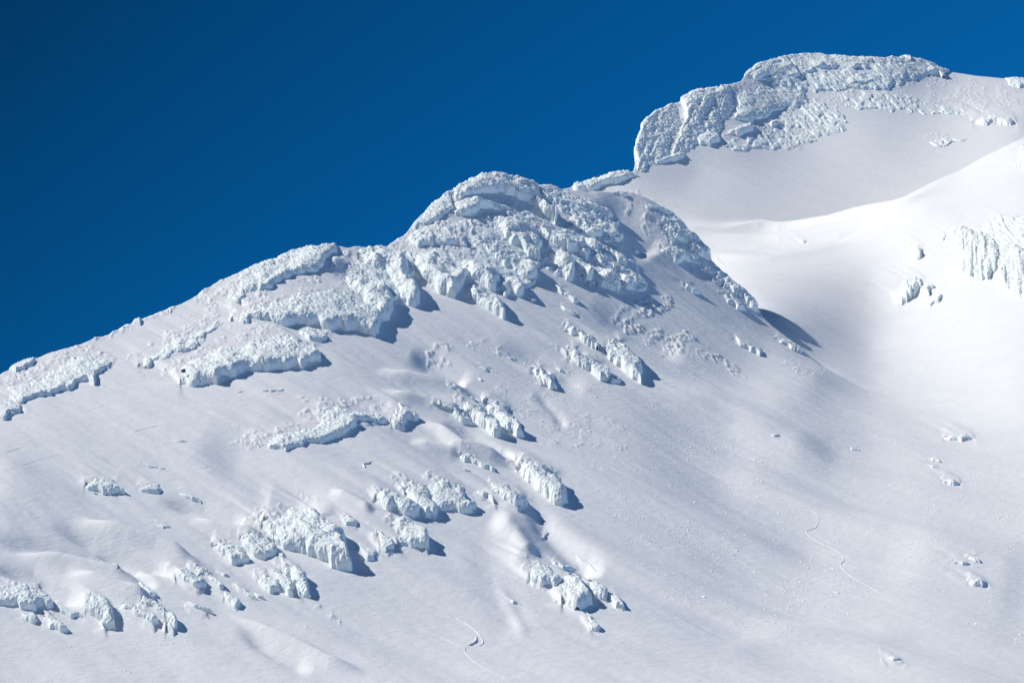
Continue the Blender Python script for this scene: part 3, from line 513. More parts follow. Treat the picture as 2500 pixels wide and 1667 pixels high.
# rough crust, (frame, outline, height m)
CRUST = [
 (1, [(0,950),(100,840),(300,760),(500,720),(700,620),(1000,525),(1400,350),(1520,400),(1300,470),(1000,600),(700,700),(500,790),(300,850),(100,930)], .9),
 (9, [(0,800),(300,620),(700,560),(1000,560),(1300,640),(1450,600),(1250,480),(1300,300),(1700,420),(1950,560),(2050,800),(2150,1000),(2300,1250),(2150,1330),(1900,1320),(1600,1240),(1300,1100),(1150,1000),(1250,1150),(1150,1250),(900,1100),(500,1000),(0,960)], 1.5),
 (9, [(100,600),(300,450),(700,200),(900,200),(1200,300),(1400,600),(1000,440),(600,410),(400,560)], 1.2),
 (3, [(1160,240),(1700,190),(2000,250),(2400,290),(2400,430),(1900,480),(1500,450),(1200,420)], .7),
 (2, [(0,920),(260,760),(500,640),(560,760),(330,700),(420,960),(100,900)], 1.2),
 (1, [(1900,640),(2100,640),(2200,700),(2120,740)], .8),
 (8, [(320,150),(540,110),(640,200),(560,260),(640,370),(340,280)], .8),
 (8, [(700,150),(900,110),(1200,180),(1330,330),(1400,420),(1200,400),(1000,260),(760,220)], .8),
 (8, [(900,20),(1400,90),(1350,110),(900,50)], .9),
 (8, [(900,500),(1300,560),(1700,640),(2300,900),(2352,1200),(1500,1160),(1300,900),(1000,700)], .35),
 (2, [(1850,1000),(2000,960),(2150,920),(2250,1000),(2100,1100),(2352,1200),(2352,1380),(2100,1290),(1900,1170),(1760,1080)], .95),
 (4, [(-60,560),(100,640),(20,700),(120,800),(0,780)], .9),
 (4, [(130,820),(220,770),(300,880),(460,960),(640,1100),(560,1110),(330,990),(180,930)], .95),
 (4, [(-100,840),(100,930),(200,1000),(0,940)], .8),
 (4, [(850,1020),(930,990),(980,1060),(900,1090)], .5),
 (3, [(900,490),(1150,390),(1300,520),(1290,590),(1000,690),(700,640),(560,650),(640,590),(800,600)], 1.3),
 (3, [(1150,320),(1500,330),(1700,360),(2000,430),(2050,470),(1700,470),(1300,420)], 1.0),
 (3, [(1500,240),(1700,270),(1950,350),(1900,370),(1600,310)], .9),
 (3, [(1800,230),(2352,300),(2352,340),(2000,300)], .8),
 (3, [(1700,650),(1900,590),(2030,610),(1850,650)], .9),
 (3, [(700,720),(800,700),(830,720)], .7),
 (3, [(1330,950),(1420,930),(1480,950),(1400,970)], .5),
 (1, [(700,830),(900,870),(1000,880),(850,920),(650,900)], .6),
 (1, [(1300,1290),(1500,1230),(1620,1190),(1650,1230),(1400,1300)], .5),
 (6, [(1300,500),(1400,470),(1420,560),(1380,720)], .5),
 (6, [(0,1020),(100,1160),(200,1250),(40,1200)], .6),
 (10, [(1180,1100),(1500,1150),(1700,1360),(1500,1330)], .55),
 (10, [(1100,1320),(1350,1400),(1300,1500)], .4),
 (5, [(1750,280),(2000,300),(2100,420),(1950,400)], .5),
 (5, [(1500,200),(1750,290),(1900,350),(1600,300)], .4),
 (9, [(600,560),(760,540),(780,700),(560,680)], .5),
 (4, [(1380,1010),(1620,1090),(1900,1165),(1880,1180),(1600,1120),(1370,1040)], .6),
]
# snow clods, (frame, outline, count, mass, radius m)
CLODS = [
 (0, [(1330,940),(1560,950),(1800,1060),(2050,1300),(2140,1480),(1900,1560),(1640,1480),(1500,1300),(1400,1100)], 3900, 'A', 0.17),
 (0, [(1700,900),(2000,980),(2500,1100),(2500,1600),(2200,1500),(2100,1250),(1850,1050)], 1950, 'C', 0.15),
 (0, [(850,1330),(1250,1280),(1350,1560),(900,1560)], 1050, 'A', 0.12),
 (0, [(100,1520),(500,1560),(900,1600),(700,1667),(100,1667)], 450, 'A', 0.12),
 (0, [(1830,700),(1960,880),(2100,930),(2040,960),(1920,900)], 450, 'C', 0.19),
 (0, [(1500,780),(1700,800),(1850,920),(1700,930),(1520,860)], 1050, 'A', 0.18),
 (0, [(1100,830),(1400,860),(1500,960),(1250,940)], 1050, 'A', 0.17),
]
SW = dict(skew=.5)
BERMS = [
 ("ski_track", [(7, [(985,460),(1020,480),(1045,520),(1035,570),(1000,590),(962,592),(972,622),(1010,655),(1080,690),(1150,720),(1195,760),(1207,790),(1178,806),(1185,828),(1220,870),(1300,920),(1400,970),(1440,1002)])], .45, .14, "winding ski track with three turns on the darker right flank", "ski track", 'A', dict(group="ski tracks in the snow")),
 ("ski_track", [(6, [(760,1140),(840,1165),(910,1205),(960,1250),(990,1290),(992,1320),(960,1335)])], .6, .24, "hooked ski track with one sharp turn near the bottom middle", "ski track", 'A', dict(group="ski tracks in the snow")),
 ("ski_track", [(6, [(890,1332),(868,1360),(890,1390),(940,1440),(1040,1490),(1150,1545)])], .45, .16, "ski track leading from the bent crack down to the bottom edge", "ski track", 'A', dict(group="ski tracks in the snow")),
 ("ski_track", [(6, [(0,985),(150,1062),(300,1115),(500,1185),(700,1262),(870,1345)])], .45, .14, "long faint straight ski track crossing the lower middle slope", "ski track", 'A', dict(group="ski tracks in the snow")),
 ("snow_crack", [(6, [(275,150),(262,168),(225,172),(240,205)])], .8, .5, "hooked crack in the snow above the wide rime outcrop", "snow crack", 'A', dict(jag=.6, skew=.25)),
 ("snow_crack", [(6, [(1415,605),(1392,622),(1368,642)])], .8, .5, "short zigzag crack above the lowest outcrop group", "snow crack", 'A', dict(jag=.8, skew=.25)),
 ("snow_crack", [(6, [(945,1268),(947,1300),(920,1320),(890,1331)])], .8, .5, "bent crack beside the hooked ski track", "snow crack", 'A', dict(jag=.5, skew=.25)),
 ("snow_crack", [(5, [(0,225),(100,190),(200,160),(300,130),(415,100)])], .3, .06, "longest dark wind crack, starting at the left edge", "snow crack", 'A', dict(jag=.4, skew=.4)),
 ("snow_crack", [(5, [(20,105),(90,82),(150,60)])], .45, .12, "short wind crack above the longest one, near the left edge", "snow crack", 'A', dict(jag=.4, skew=.4)),
 ("snow_crack", [(1, [(840,1295),(940,1268),(1020,1250)])], .45, .12, "thin wind crack in the middle of the open left slope", "snow crack", 'A', dict(jag=.4, skew=.4)),
 ("snow_crack", [(1, [(1510,1045),(1560,1030)])], .5, .3, "tiny crack just under the long overhung outcrop", "snow crack", 'A', dict(jag=.4, skew=.3)),
]


# ------------------------------------------------------------------ relief: drifts, hollows, wind crust
def gauss_line(r, pts, w, amp, fade=0.35):
    """a drift ridge (amp > 0) or swale along a traced line; tapers to both ends"""
    global Z
    q = conv(tr(r, pts))
    seg = np.diff(q, axis=0)
    L = np.concatenate([[0], np.cumsum(np.hypot(*seg.T))])
    lo, hi = q.min(0) - 3 * w, q.max(0) + 3 * w
    ci = np.where((UC > lo[0]) & (UC < hi[0]))[0]
    if len(ci) == 0:
        return
    sub = slice(ci[0], ci[-1] + 1)
    u, v, own = PU[sub], PV[sub], OWN[sub]
    m = (v > lo[1]) & (v < hi[1])
    uu, vv = u[m], v[m]
    best, tt = np.full(len(uu), 1e9), np.zeros(len(uu))
    for k in range(len(seg)):
        d = seg[k]; l2 = (d ** 2).sum() + 1e-9
        t = np.clip(((uu - q[k, 0]) * d[0] + (vv - q[k, 1]) * d[1]) / l2, 0, 1)
        dd = np.hypot(uu - q[k, 0] - t * d[0], vv - q[k, 1] - t * d[1])
        b = dd < best
        best = np.where(b, dd, best); tt = np.where(b, (L[k] + t * math.sqrt(l2)) / L[-1], tt)
    env = sm(tt / fade) * sm((1 - tt) / fade * 1.5)
    Zs = Z[sub]
    add = np.zeros(u.shape); add[m] = 1.55 * amp * env * np.exp(-(best / w) ** 2)
    Zs += add * sm(0.5 + (ZSUP[sub]) / 30)

FLOW = np.array([0.87, 0.49])
LEE = np.array([0.42, 0.91])
SWELL_A = 0.58
def poly_fields(p, x, y, lee, an=1.0):
    """inside flag, distance to the lee edges and to the other edges of outline p; an > 1 shortens distances along the wind"""
    area2 = np.sum(p[:, 0] * np.roll(p[:, 1], -1) - np.roll(p[:, 0], -1) * p[:, 1])
    ins = np.zeros(len(x), bool)
    dl, dw = np.full(len(x), 1e3), np.full(len(x), 1e3)
    for k in range(len(p)):
        (x0, y0), (x1, y1) = p[k], p[(k + 1) % len(p)]
        ins ^= ((y0 > y) != (y1 > y)) & (x < (x1 - x0) * (y - y0) / (y1 - y0 + 1e-12) + x0)
        dx, dy = x1 - x0, y1 - y0
        t = np.clip(((x - x0) * dx + (y - y0) * dy) / (dx * dx + dy * dy + 1e-9), 0, 1)
        ex, ey = x - x0 - t * dx, y - y0 - t * dy
        if an > 1:
            ea, eb = ex * FLOW[0] + ey * FLOW[1], -ex * FLOW[1] + ey * FLOW[0]
            ea = np.where(ea < 0, ea / an, ea * 0.8)
            d = np.hypot(ea, eb)
        else:
            d = np.hypot(ex, ey)
        nrm = np.array([dy, -dx]) * (1 if area2 > 0 else -1); nrm = nrm / (np.hypot(dx, dy) + 1e-9)
        if nrm @ lee > 0.15 or (abs(lee[0] - 0.42) < 0.03 and nrm @ FLOW > 0.12):
            dl = np.minimum(dl, d)
        else:
            dw = np.minimum(dw, d)
    return ins, dl, dw

def wall_width(H, opt):
    return opt.get('wl', max(4.0, 0.46 * H))

def swell(poly, H, sheet, k, opt):
    """the drift that leads down to an outcrop and breaks off at its lee face"""
    p = conv(poly)
    c = p.mean(0)
    a = (p - c) @ FLOW
    La = max(a.max(), 6)
    Lup = 2.8 * La + 34
    lo, hi = p.min(0) - [Lup + 30, Lup * 0.75 + 30], p.max(0) + Lup / 3.5 + 20
    ci = np.where((UC > lo[0]) & (UC < hi[0]))[0]
    if len(ci) == 0 or k <= 0:
        return
    sub = slice(ci[0], ci[-1] + 1)
    v = PVP[sub]
    m = (v > lo[1]) & (v < hi[1]) & (OWN[sub] == 'ABC'.index(sheet))
    x, y = PU[sub][m], v[m]
    lee = np.array(opt.get('lee', LEE)); lee = lee / np.hypot(*lee)
    w1 = 3.0 * vnoise(x / 19, y / 19, 3)
    ins, dl, dw = poly_fields(p, x + w1, y + w1, lee)
    _, al_, aw_ = poly_fields(p, x, y, lee, 6.0)
    up = 1 - sm(aw_ / (Lup / 6.0))
    up *= sm(0.5 + (al_ - aw_) / (5.0 + 0.8 * np.minimum(al_, aw_))) * sm(0.6 + (dl - dw) / (6.0 + 0.8 * np.minimum(dl, dw)))
    g = np.where(ins, rnd((dl - min(4.0, 1.0 + 0.12 * H)) / wall_width(H, opt)), up)
    A = SWELL_A * min(k, 1.0) * min(H, 36)
    add = np.zeros(v.shape)
    add[m] = g * A * MPU[sub][m]
    SWL[sub] = np.maximum(SWL[sub], add)

for args in DRIFTS:
    gauss_line(*args)

WA, WX = np.array([0.73, -0.69]), np.array([0.69, 0.73])
al, cr = GX * WA[0] + GY * WA[1], GX * WX[0] + GY * WX[1]
vis = (np.abs(UC) < 1420)[:, None] & (GY > 790) & (GY < 2620)
rel = np.zeros(Z.shape)
a_, c_, own_ = al[vis], cr[vis], OWN[vis]
q = 0.9 * fbm(a_ / 95, c_ / 34, 3, 2) + 1.7 * vnoise(a_ / 180, c_ / 24, 6) * np.clip((1330 - GY[vis]) / 150, 0, 1) + 0.34 * fbm(a_ / 38, c_ / 9, 11, 2) + 0.10 * fbm(a_ / 13, c_ / 2.6, 23, 2)
wC = sm(0.5 + ((ZS['C'] - ZS['A'])[vis]) / 60)
q = q * sm((1420 - np.abs(PU[vis])) / 140) * (1 - 0.5 * wC) * np.where(own_ == 1, 0.6, 1.0)
rel[vis] = q
# crust and debris: rough patches
uu, vv = PU[vis], PV[vis]
mask = np.zeros(len(uu))
halo = []
for oc in OUTCROPS:
    if oc[5].get('sheet', 'A') == 'C' or oc[1] == 'snow_hummock': continue
    hp = np.array(tr(oc[0], oc[3])); c_h = hp.mean(0)
    Lh = np.ptp(hp @ FLOW)
    hp = c_h + (hp - c_h) * 1.22 - FLOW * (0.16 * Lh + 3)
    halo.append((0, [tuple(v) for v in hp], 0.75 if oc[1] != 'rime_tuft' else 0.5))
for r, poly, amp in CRUST + halo:
    p = conv(tr(r, poly))
    m = (uu > p[:, 0].min() - 10) & (uu < p[:, 0].max() + 10) & (vv > p[:, 1].min() - 10) & (vv < p[:, 1].max() + 10)
    x = uu[m] + 9 * vnoise(uu[m] / 17, vv[m] / 17, 71); y = vv[m] + 9 * vnoise(uu[m] / 17, vv[m] / 17, 72)
    ins = np.zeros(len(x), bool); dm = np.full(len(x), 1e9)
    for k in range(len(p)):
        (x0, y0), (x1, y1) = p[k], p[(k + 1) % len(p)]
        ins ^= ((y0 > y) != (y1 > y)) & (x < (x1 - x0) * (y - y0) / (y1 - y0 + 1e-12) + x0)
        dx, dy = x1 - x0, y1 - y0
        t = np.clip(((x - x0) * dx + (y - y0) * dy) / (dx * dx + dy * dy + 1e-9), 0, 1)
        dm = np.minimum(dm, np.hypot(x - x0 - t * dx, y - y0 - t * dy))
    g = np.where(ins, sm(dm / 14), 0) * amp
    g *= sm(0.55 + 0.9 * vnoise(uu[m] / 26, vv[m] / 15, 77))
    mask[m] = np.maximum(mask[m], g)
pick = mask > 0.01
lum = np.zeros(len(uu))
pa_, pc_ = a_[pick], c_[pick]
w2 = lambda s1, s2, sd_: worley(np.stack([pa_ / s1, pc_ / s2, np.full(len(pa_), .5)], 1), sd_)
n1 = np.maximum(0, 0.62 - w2(2.5, 1.25, 91)) * 1.6 + np.maximum(0, 0.60 - w2(4.8, 2.3, 95)) * 1.7 * (mask[pick] > 0.3)
lum[pick] = n1 * mask[pick]
ZSM = Z
ZQ = Z + rel
rel[vis] += lum
Z = Z + rel
ZPRE = Z
PVP = -ZPRE / GY / K
SWL = np.zeros(Z.shape)
for oc in OUTCROPS:
    swell(tr(oc[0], oc[3]), oc[2], oc[5].get('sheet', 'A'), oc[5].get('swell', 1.0), oc[5])
Z = ZPRE + SWL
PVF = -Z / GY / K

# ------------------------------------------------------------------ materials
def snow_mat(name, col, fine, coarse, d1, d2, rough=0.75):
    m = bpy.data.materials.new(name)
    m.use_nodes = True
    n, l = m.node_tree.nodes, m.node_tree.links
    b = n["Principled BSDF"]
    b.inputs["Roughness"].default_value = rough
    b.inputs["Specular IOR Level"].default_value = 0.18
    tcn = n.new("ShaderNodeTexCoord")
    mp = n.new("ShaderNodeMapping")
    mp.inputs["Rotation"].default_value = (0, 0, math.radians(43.4))
    mp.inputs["Scale"].default_value = (0.30, 1.0, 1.0)
    l.new(tcn.outputs["Object"], mp.inputs["Vector"])
    t1 = n.new("ShaderNodeTexNoise"); t1.inputs["Scale"].default_value = fine; t1.inputs["Detail"].default_value = 5
    t1.inputs["Roughness"].default_value = 0.62
    l.new(mp.outputs[0], t1.inputs["Vector"])
    t2 = n.new("ShaderNodeTexNoise"); t2.inputs["Scale"].default_value = coarse; t2.inputs["Detail"].default_value = 3
    l.new(tcn.outputs["Object"], t2.inputs["Vector"])
    b1 = n.new("ShaderNodeBump"); b1.inputs["Strength"].default_value = 1.0; b1.inputs["Distance"].default_value = d1
    l.new(t1.outputs["Fac"], b1.inputs["Height"])
    b2 = n.new("ShaderNodeBump"); b2.inputs["Strength"].default_value = 1.0; b2.inputs["Distance"].default_value = d2
    l.new(t2.outputs["Fac"], b2.inputs["Height"]); l.new(b1.outputs[0], b2.inputs["Normal"])
    l.new(b2.outputs[0], b.inputs["Normal"])
    rp = n.new("ShaderNodeValToRGB")
    rp.color_ramp.elements[0].position, rp.color_ramp.elements[1].position = 0.3, 0.7
    rp.color_ramp.elements[0].color = tuple(c * 0.965 for c in col) + (1,)
    rp.color_ramp.elements[1].color = tuple(col) + (1,)
    t3 = n.new("ShaderNodeTexNoise"); t3.inputs["Scale"].default_value = coarse * 0.35; t3.inputs["Detail"].default_value = 4
    l.new(tcn.outputs["Object"], t3.inputs["Vector"]); l.new(t3.outputs["Fac"], rp.inputs["Fac"])
    l.new(rp.outputs["Color"], b.inputs["Base Color"])
    return m
M_SNOW = snow_mat("wind_packed_snow", (0.834, 0.853, 0.872), 0.9, 0.25, 0.20, 0.22)
M_RIME = snow_mat("rime_ice", (0.85, 0.915, 0.925), 1.3, 0.5, 0.2, 0.16)
def plain(name, col, rough=0.8, noise=0.0):
    m = bpy.data.materials.new(name); m.use_nodes = True
    n, l = m.node_tree.nodes, m.node_tree.links
    b = n["Principled BSDF"]; b.inputs["Roughness"].default_value = rough
    t = n.new("ShaderNodeTexNoise"); t.inputs["Scale"].default_value = 4
    rp = n.new("ShaderNodeValToRGB")
    rp.color_ramp.elements[0].color = tuple(c * 0.7 for c in col) + (1,)
    rp.color_ramp.elements[1].color = tuple(min(1, c * 1.3) for c in col) + (1,)
    l.new(t.outputs["Fac"], rp.inputs["Fac"]); l.new(rp.outputs["Color"], b.inputs["Base Color"])
    return m
M_ROCK = plain("dark_rock", (0.13, 0.125, 0.125))
M_DARK = plain("dark_outdoor_fabric", (0.012, 0.012, 0.016))
M_TROUSER = plain("dark_trouser_fabric", (0.016, 0.018, 0.026))
M_SKIN = plain("skin", (0.45, 0.28, 0.2), 0.5)
M_HAT = plain("knitted_hat", (0.03, 0.012, 0.014))
M_PACK = plain("backpack_fabric", (0.02, 0.024, 0.04))

# ------------------------------------------------------------------ mesh helpers
def make_mesh(name, v, faces, mat, smooth=True):
    """faces: (n,4) or (n,3) int array"""
    me = bpy.data.meshes.new(name)
    v = np.ascontiguousarray(v, np.float32); faces = np.ascontiguousarray(faces, np.int32)
    k = faces.shape[1]
    me.vertices.add(len(v)); me.vertices.foreach_set("co", v.ravel())
    me.loops.add(faces.size); me.loops.foreach_set("vertex_index", faces.ravel())
    me.polygons.add(len(faces))
    me.polygons.foreach_set("loop_start", np.arange(0, faces.size, k, dtype=np.int32))
    me.polygons.foreach_set("loop_total", np.full(len(faces), k, np.int32))
    if smooth:
        me.polygons.foreach_set("use_smooth", np.ones(len(faces), bool))
    me.update(calc_edges=True)
    me.materials.append(mat)
    return me

def link(name, me, label=None, cat=None, group=None, kind=None, parent=None, loc=None):
    o = bpy.data.objects.new(name, me)
    COL.objects.link(o)
    if label: o["label"] = label
    if cat: o["category"] = cat
    if group: o["group"] = group
    if kind: o["kind"] = kind
    if parent: o.parent = parent
    if loc is not None: o.location = loc
    return o

def grid_faces(nu, nv):
    i = np.arange(nu * nv).reshape(nu, nv)
    return np.stack([i[:-1, :-1], i[1:, :-1], i[1:, 1:], i[:-1, 1:]], -1).reshape(-1, 4)

# ------------------------------------------------------------------ the mountain and the valley floor
me = make_mesh("mountain", np.stack([GX, GY, Z], -1).reshape(-1, 3), grid_faces(NC, NR), M_SNOW)
link("mountain", me, kind="structure")
gv = np.array([[-30000, -30000, -70], [30000, -30000, -70], [30000, 30000, -70], [-30000, 30000, -70]], float)
link("snow_ground", make_mesh("snow_ground", gv, np.array([[0, 1, 2, 3]]), M_SNOW, False), kind="structure")

# ------------------------------------------------------------------ points on the ground
def ground(q, sheet='A', fix=True, zt=None):
    """q: survey-plane points (n,2) -> world points lying on the ground of the given mass"""
    u, s = q[:, 0], q[:, 1].copy()
    so = np.interp(u, UC, SIL[sheet][0])
    t = s.copy()
    for _ in range(3 if fix else 1):
        y = bil(TAB[sheet], u, SG, t)
        z = bil(Z if zt is None else zt, u, YR, y)
        if zt is not None:
            z = bil(ZSM, u, YR, y)
        if fix:
            e = np.clip((-z / y / K) - s, -25, 25)
            t = np.where(s > so + 3, np.maximum(t - e * 0.9, so), t)
    if zt is not None:
        z = bil(zt, u, YR, y)
    return np.stack([u * K * y, y, z], 1)

PVIS = np.minimum.accumulate(PVF, axis=1)                # sky line so far, seen from the survey point
PVISP = np.minimum.accumulate(-ZSM / GY / K, axis=1)
def seen(q, pre=False):
    """survey-plane points -> the first ground met along each bearing"""
    T, zt = (PVISP, ZQ) if pre else (PVIS, Z)
    i, fi = col_index(q[:, 0])
    y = np.empty(len(q))
    for k in range(len(q)):
        c = T[i[k]] * (1 - fi[k]) + T[i[k] + 1] * fi[k]
        y[k] = np.interp(-q[k, 1], -c, YR)
    return np.stack([q[:, 0] * K * y, y, bil(zt, q[:, 0], YR, y)], 1)

# ------------------------------------------------------------------ rime outcrops
n_tot = 0
def outcrop(r, name, H, pts, label, opt, idx):
    global n_tot
    sheet = opt.get('sheet', 'A')
    p = conv(tr(r, pts))
    if opt.get('crest'):
        so = np.interp(p[:, 0], UC, SIL[sheet][0])
        p[:, 1] = np.where(p[:, 1] - so < 12, so - 16, p[:, 1])
    lee = np.array(opt.get('lee', LEE)); lee = lee / np.hypot(*lee)
    size = np.sqrt(abs(np.dot(p[:, 0], np.roll(p[:, 1], 1)) - np.dot(p[:, 1], np.roll(p[:, 0], 1))) / 2)
    g = 0.75 if size < 60 else (0.85 if size < 110 else 0.95)
    lo, hi = p.min(0) - 5, p.max(0) + 5
    gu, gs = np.arange(lo[0], hi[0], g), np.arange(lo[1], hi[1], g)
    U, S = np.meshgrid(gu, gs, indexing='ij')
    x, y = U.ravel(), S.ravel()
    wa = min(5.5, size * 0.11)
    xw = x + wa * vnoise(x / 18, y / 18, idx) + 0.15 * wa * vnoise(x / 5, y / 5, idx + 50)
    yw = y + wa * vnoise(x / 18, y / 18, idx + 99) + 0.15 * wa * vnoise(x / 5, y / 5, idx + 150)
    fa, fb = x * FLOW[0] + y * FLOW[1], -x * FLOW[1] + y * FLOW[0]
    rib = 0.7 * vnoise(fa / 60, fb / 13, idx + 31) + 0.35 * vnoise(fa / 34, fb / 7.5, idx + 37)
    if opt.get('flute'):
        xs = x + opt.get('lean', 0.0) * y
        fs = opt.get('fs', 1.0)
        rib = 0.8 * vnoise(xs / 9.0 / fs, y / 70, idx + 31) + 0.5 * vnoise(xs / 4.5 / fs, y / 40, idx + 37)
        rib = rib * opt.get('fl', 1.0)
        yw = yw - rib * 7.0
    else:
        xw = xw - FLOW[0] * rib * 1.5 * wa; yw = yw - FLOW[1] * rib * 1.5 * wa
    ins, dl, dw = poly_fields(p, xw, yw, lee)
    da = np.minimum(dl, dw)
    dmax = max(da[ins].max() if ins.any() else 1, 2)
    wl_ = wall_width(H, opt)
    A = SWELL_A * min(opt.get('swell', 1.0), 1.0) * min(H, 36)
    dwm = max(dw[ins & (dw < 900)].max() if (ins & (dw < 900)).any() else dmax, 4)
    ww_ = opt.get('ww', 0.92 * dwm)
    H = min(H, A + 1.15 * dwm + 3)
    hl, hw = rnd(dl / wl_), np.clip(dw / ww_, 0, 1)
    hw = hw * (1.5 - 0.5 * hw)
    hw2 = sm(dw / max(5, 0.45 * ww_))
    big = 1 + 0.22 * vnoise(x / 26, y / 18, idx + 7) + (0.36 if not opt.get('flute') else 0.42) * rib
    h = np.where(ins, hl * (A + (H - A) * hw * big), np.where(dw < dl, A * hl, 0))
    q = np.stack([x, y], 1)
    B = seen(q, True) if sheet == 'C' else ground(q, sheet, True, ZQ)
    nu, ns = U.shape
    def normals(P):
        G = P.reshape(nu, ns, 3)
        a, b = np.gradient(G, axis=0), np.gradient(G, axis=1)
        n = np.cross(a, -b).reshape(-1, 3)
        n *= np.sign(np.median(n[:, 2] * 0.6 - n[:, 1] * 0.8))
        return n / (np.linalg.norm(n, axis=1, keepdims=True) + 1e-9)
    mpu = (B[:, 1] * K)[:, None]
    nb = normals(B)
    nb = nb * 0.35 + np.array([-0.06, -0.50, 0.80]) * 0.65
    nb += np.array([0, 0, 0.28])
    nb /= np.linalg.norm(nb, axis=1, keepdims=True)
    E = B + nb * (h[:, None] * mpu)
    nE = normals(E)
    # cauliflower rime: billows at three sizes, drawn out along the wind
    X = E / mpu.mean()
    w3 = np.array([0.66, -0.55, -0.38]); w3 /= np.linalg.norm(w3)
    st = opt.get('stretch', 0.42)
    if opt.get('flute'):
        w3 = np.array([0.12, -0.5, 0.85]); w3 /= np.linalg.norm(w3)
    X0 = X
    X = X - (X @ w3)[:, None] * w3 * (1 - st)
    sc_ = opt.get('lump', 1.0)
    am = sc_ * min(1.0, 0.35 + H / 28)
    keep = ins & (da > 0)
    kk = np.where(keep)[0]
    if len(kk) == 0:
        return
    Xk = X[kk]
    zs = opt.get('size', 1.0)
    Xk = Xk / zs
    f1 = worley(Xk / 15.0 + idx, idx)
    f2 = worley(Xk / 7.5 + idx, idx + 5)
    f3 = worley(Xk / 4.6 + idx, idx + 9)
    f4 = worley(X0[kk] / 2.6 + idx, idx + 12)
    bl = 2.8 * (0.60 - f1) + 3.2 * (0.60 - f2) + 3.1 * (0.60 - f3) + 1.7 * (0.6 - f4)
    wall = 1 - sm((dl[kk] - 0.5 * wl_) / (0.7 * wl_ + 1))
    bw = 3.4 * (0.55 - worley(X0[kk] / 11.0 + idx, idx + 15)) + 2.4 * (0.55 - worley(X0[kk] / 5.2 + idx, idx + 19))
    bl = bl * (1 - wall) + bw * wall
    mk = sm(dl[kk] / 4.0) * sm(dw[kk] / 4.0)
    off = np.zeros(len(x))
    off[kk] = am * bl * mk + opt.get('rise', 0.5) - 1.5 * (1 - sm(da[kk] / 3.0))
    pn = 0.65 * vnoise(fa[kk] / 22, fb[kk] / 8, idx + 61) + 0.5 * vnoise(fa[kk] / 9, fb[kk] / 4, idx + 63)
    em = hw[kk] / 0.42 + 0.62 * pn
    off[kk] -= opt.get('bury', 3.6) * (1 - sm(em)) + opt.get('patch', 0.0) * sm(0.5 - 1.1 * pn)
    wind = np.array([-0.30, 0.05, 0.12])
    P = E + (nE + wind * np.clip(off, 0, 3)[:, None] / 3) * (off[:, None] * mpu)
    P = np.where(keep[:, None], P, B + nb * (np.where(dw < dl, A * rnd(dl / wl_), 0) - 2.2)[:, None] * mpu)
    fc = grid_faces(nu, ns)
    lab = np.where(keep, np.arange(len(x)), len(x)).reshape(nu, ns)
    for _ in range(4 * (nu + ns)):
        l2 = lab.copy()
        l2[1:] = np.minimum(l2[1:], lab[:-1]); l2[:-1] = np.minimum(l2[:-1], lab[1:])
        l2[:, 1:] = np.minimum(l2[:, 1:], lab[:, :-1]); l2[:, :-1] = np.minimum(l2[:, :-1], lab[:, 1:])
        l2 = np.where(keep.reshape(nu, ns), l2, len(x))
        if (l2 == lab).all():
            break
        lab = l2
    lab = lab.ravel()
    main = np.bincount(lab[keep]).argmax()
    keep &= lab == main
    P = np.where(keep[:, None], P, B + nb * (np.where(dw < dl, A * rnd(dl / wl_), 0) - 2.2)[:, None] * mpu)
    fk = keep[fc].sum(1) >= 1
    fc = fc[fk]
    used = np.unique(fc)
    remap = np.full(len(x), -1); remap[used] = np.arange(len(used))
    V = P[used]
    base = V[np.argmin(V[:, 2])].copy()
    c0 = V.mean(0); c0[2] = V[:, 2].min()
    me = make_mesh(name, V - c0, remap[fc][:, ::-1], M_RIME)
    n_tot += len(used)
    o = link(name, me, label, opt.get('cat', CATS[name]), opt.get('group', GROUPS.get(name)), loc=c0)
    for rp in opt.get('rocks', ()):
        rock_part(rp, r, sheet, o, c0)
    return o

def rock_part(rp, r, sheet, parent, c0):
    """a ragged lump of bare rock showing in the rime; rp = (x, y, half width, half height)"""
    c = ground(conv(tr(r, [(rp[0], rp[1])])), sheet)[0]
    mpu = c[1] * K
    s = RG[r][2]
    nu_, nv_ = 14, 10
    th, ph = np.meshgrid(np.linspace(0, 2 * np.pi, nu_, endpoint=False), np.linspace(-1.5, 1.5, nv_), indexing='ij')
    d = np.stack([np.cos(th) * np.cos(ph), np.sin(th) * np.cos(ph), np.sin(ph)], -1).reshape(-1, 3)
    rr = 1 + 0.45 * vnoise(d[:, 0] * 2.2 + rp[0], d[:, 2] * 2.2 + d[:, 1] * 1.7, 31)
    V = d * rr[:, None] * np.array([rp[2] * s, max(rp[2], 8) * s, rp[3] * s]) * mpu
    V += c + np.array([0, -2.5, 1.5]) * 1.0 - c0
    i = np.arange(nu_ * nv_).reshape(nu_, nv_)
    i2 = np.vstack([i, i[:1]])
    f = np.stack([i2[:-1, :-1], i2[1:, :-1], i2[1:, 1:], i2[:-1, 1:]], -1).reshape(-1, 4)
    link("bare_rock", make_mesh("bare_rock", V, f, M_ROCK, False), parent=parent)

for n_, oc in enumerate(OUTCROPS):
    outcrop(*oc, n_ * 13 + 3)

# ------------------------------------------------------------------ ski tracks and cracks: low berms on the snow
def resample(p, step):
    d = np.concatenate([[0], np.cumsum(np.hypot(*np.diff(p, axis=0).T))])
    s = np.arange(0, d[-1], step)
    return np.stack([np.interp(s, d, p[:, 0]), np.interp(s, d, p[:, 1])], 1)

def smooth_line(p):
    for _ in range(2):
        a, b = p[:-1] * .75 + p[1:] * .25, p[:-1] * .25 + p[1:] * .75
        p = np.concatenate([p[:1], np.stack([a, b], 1).reshape(-1, 2), p[-1:]])
    return p

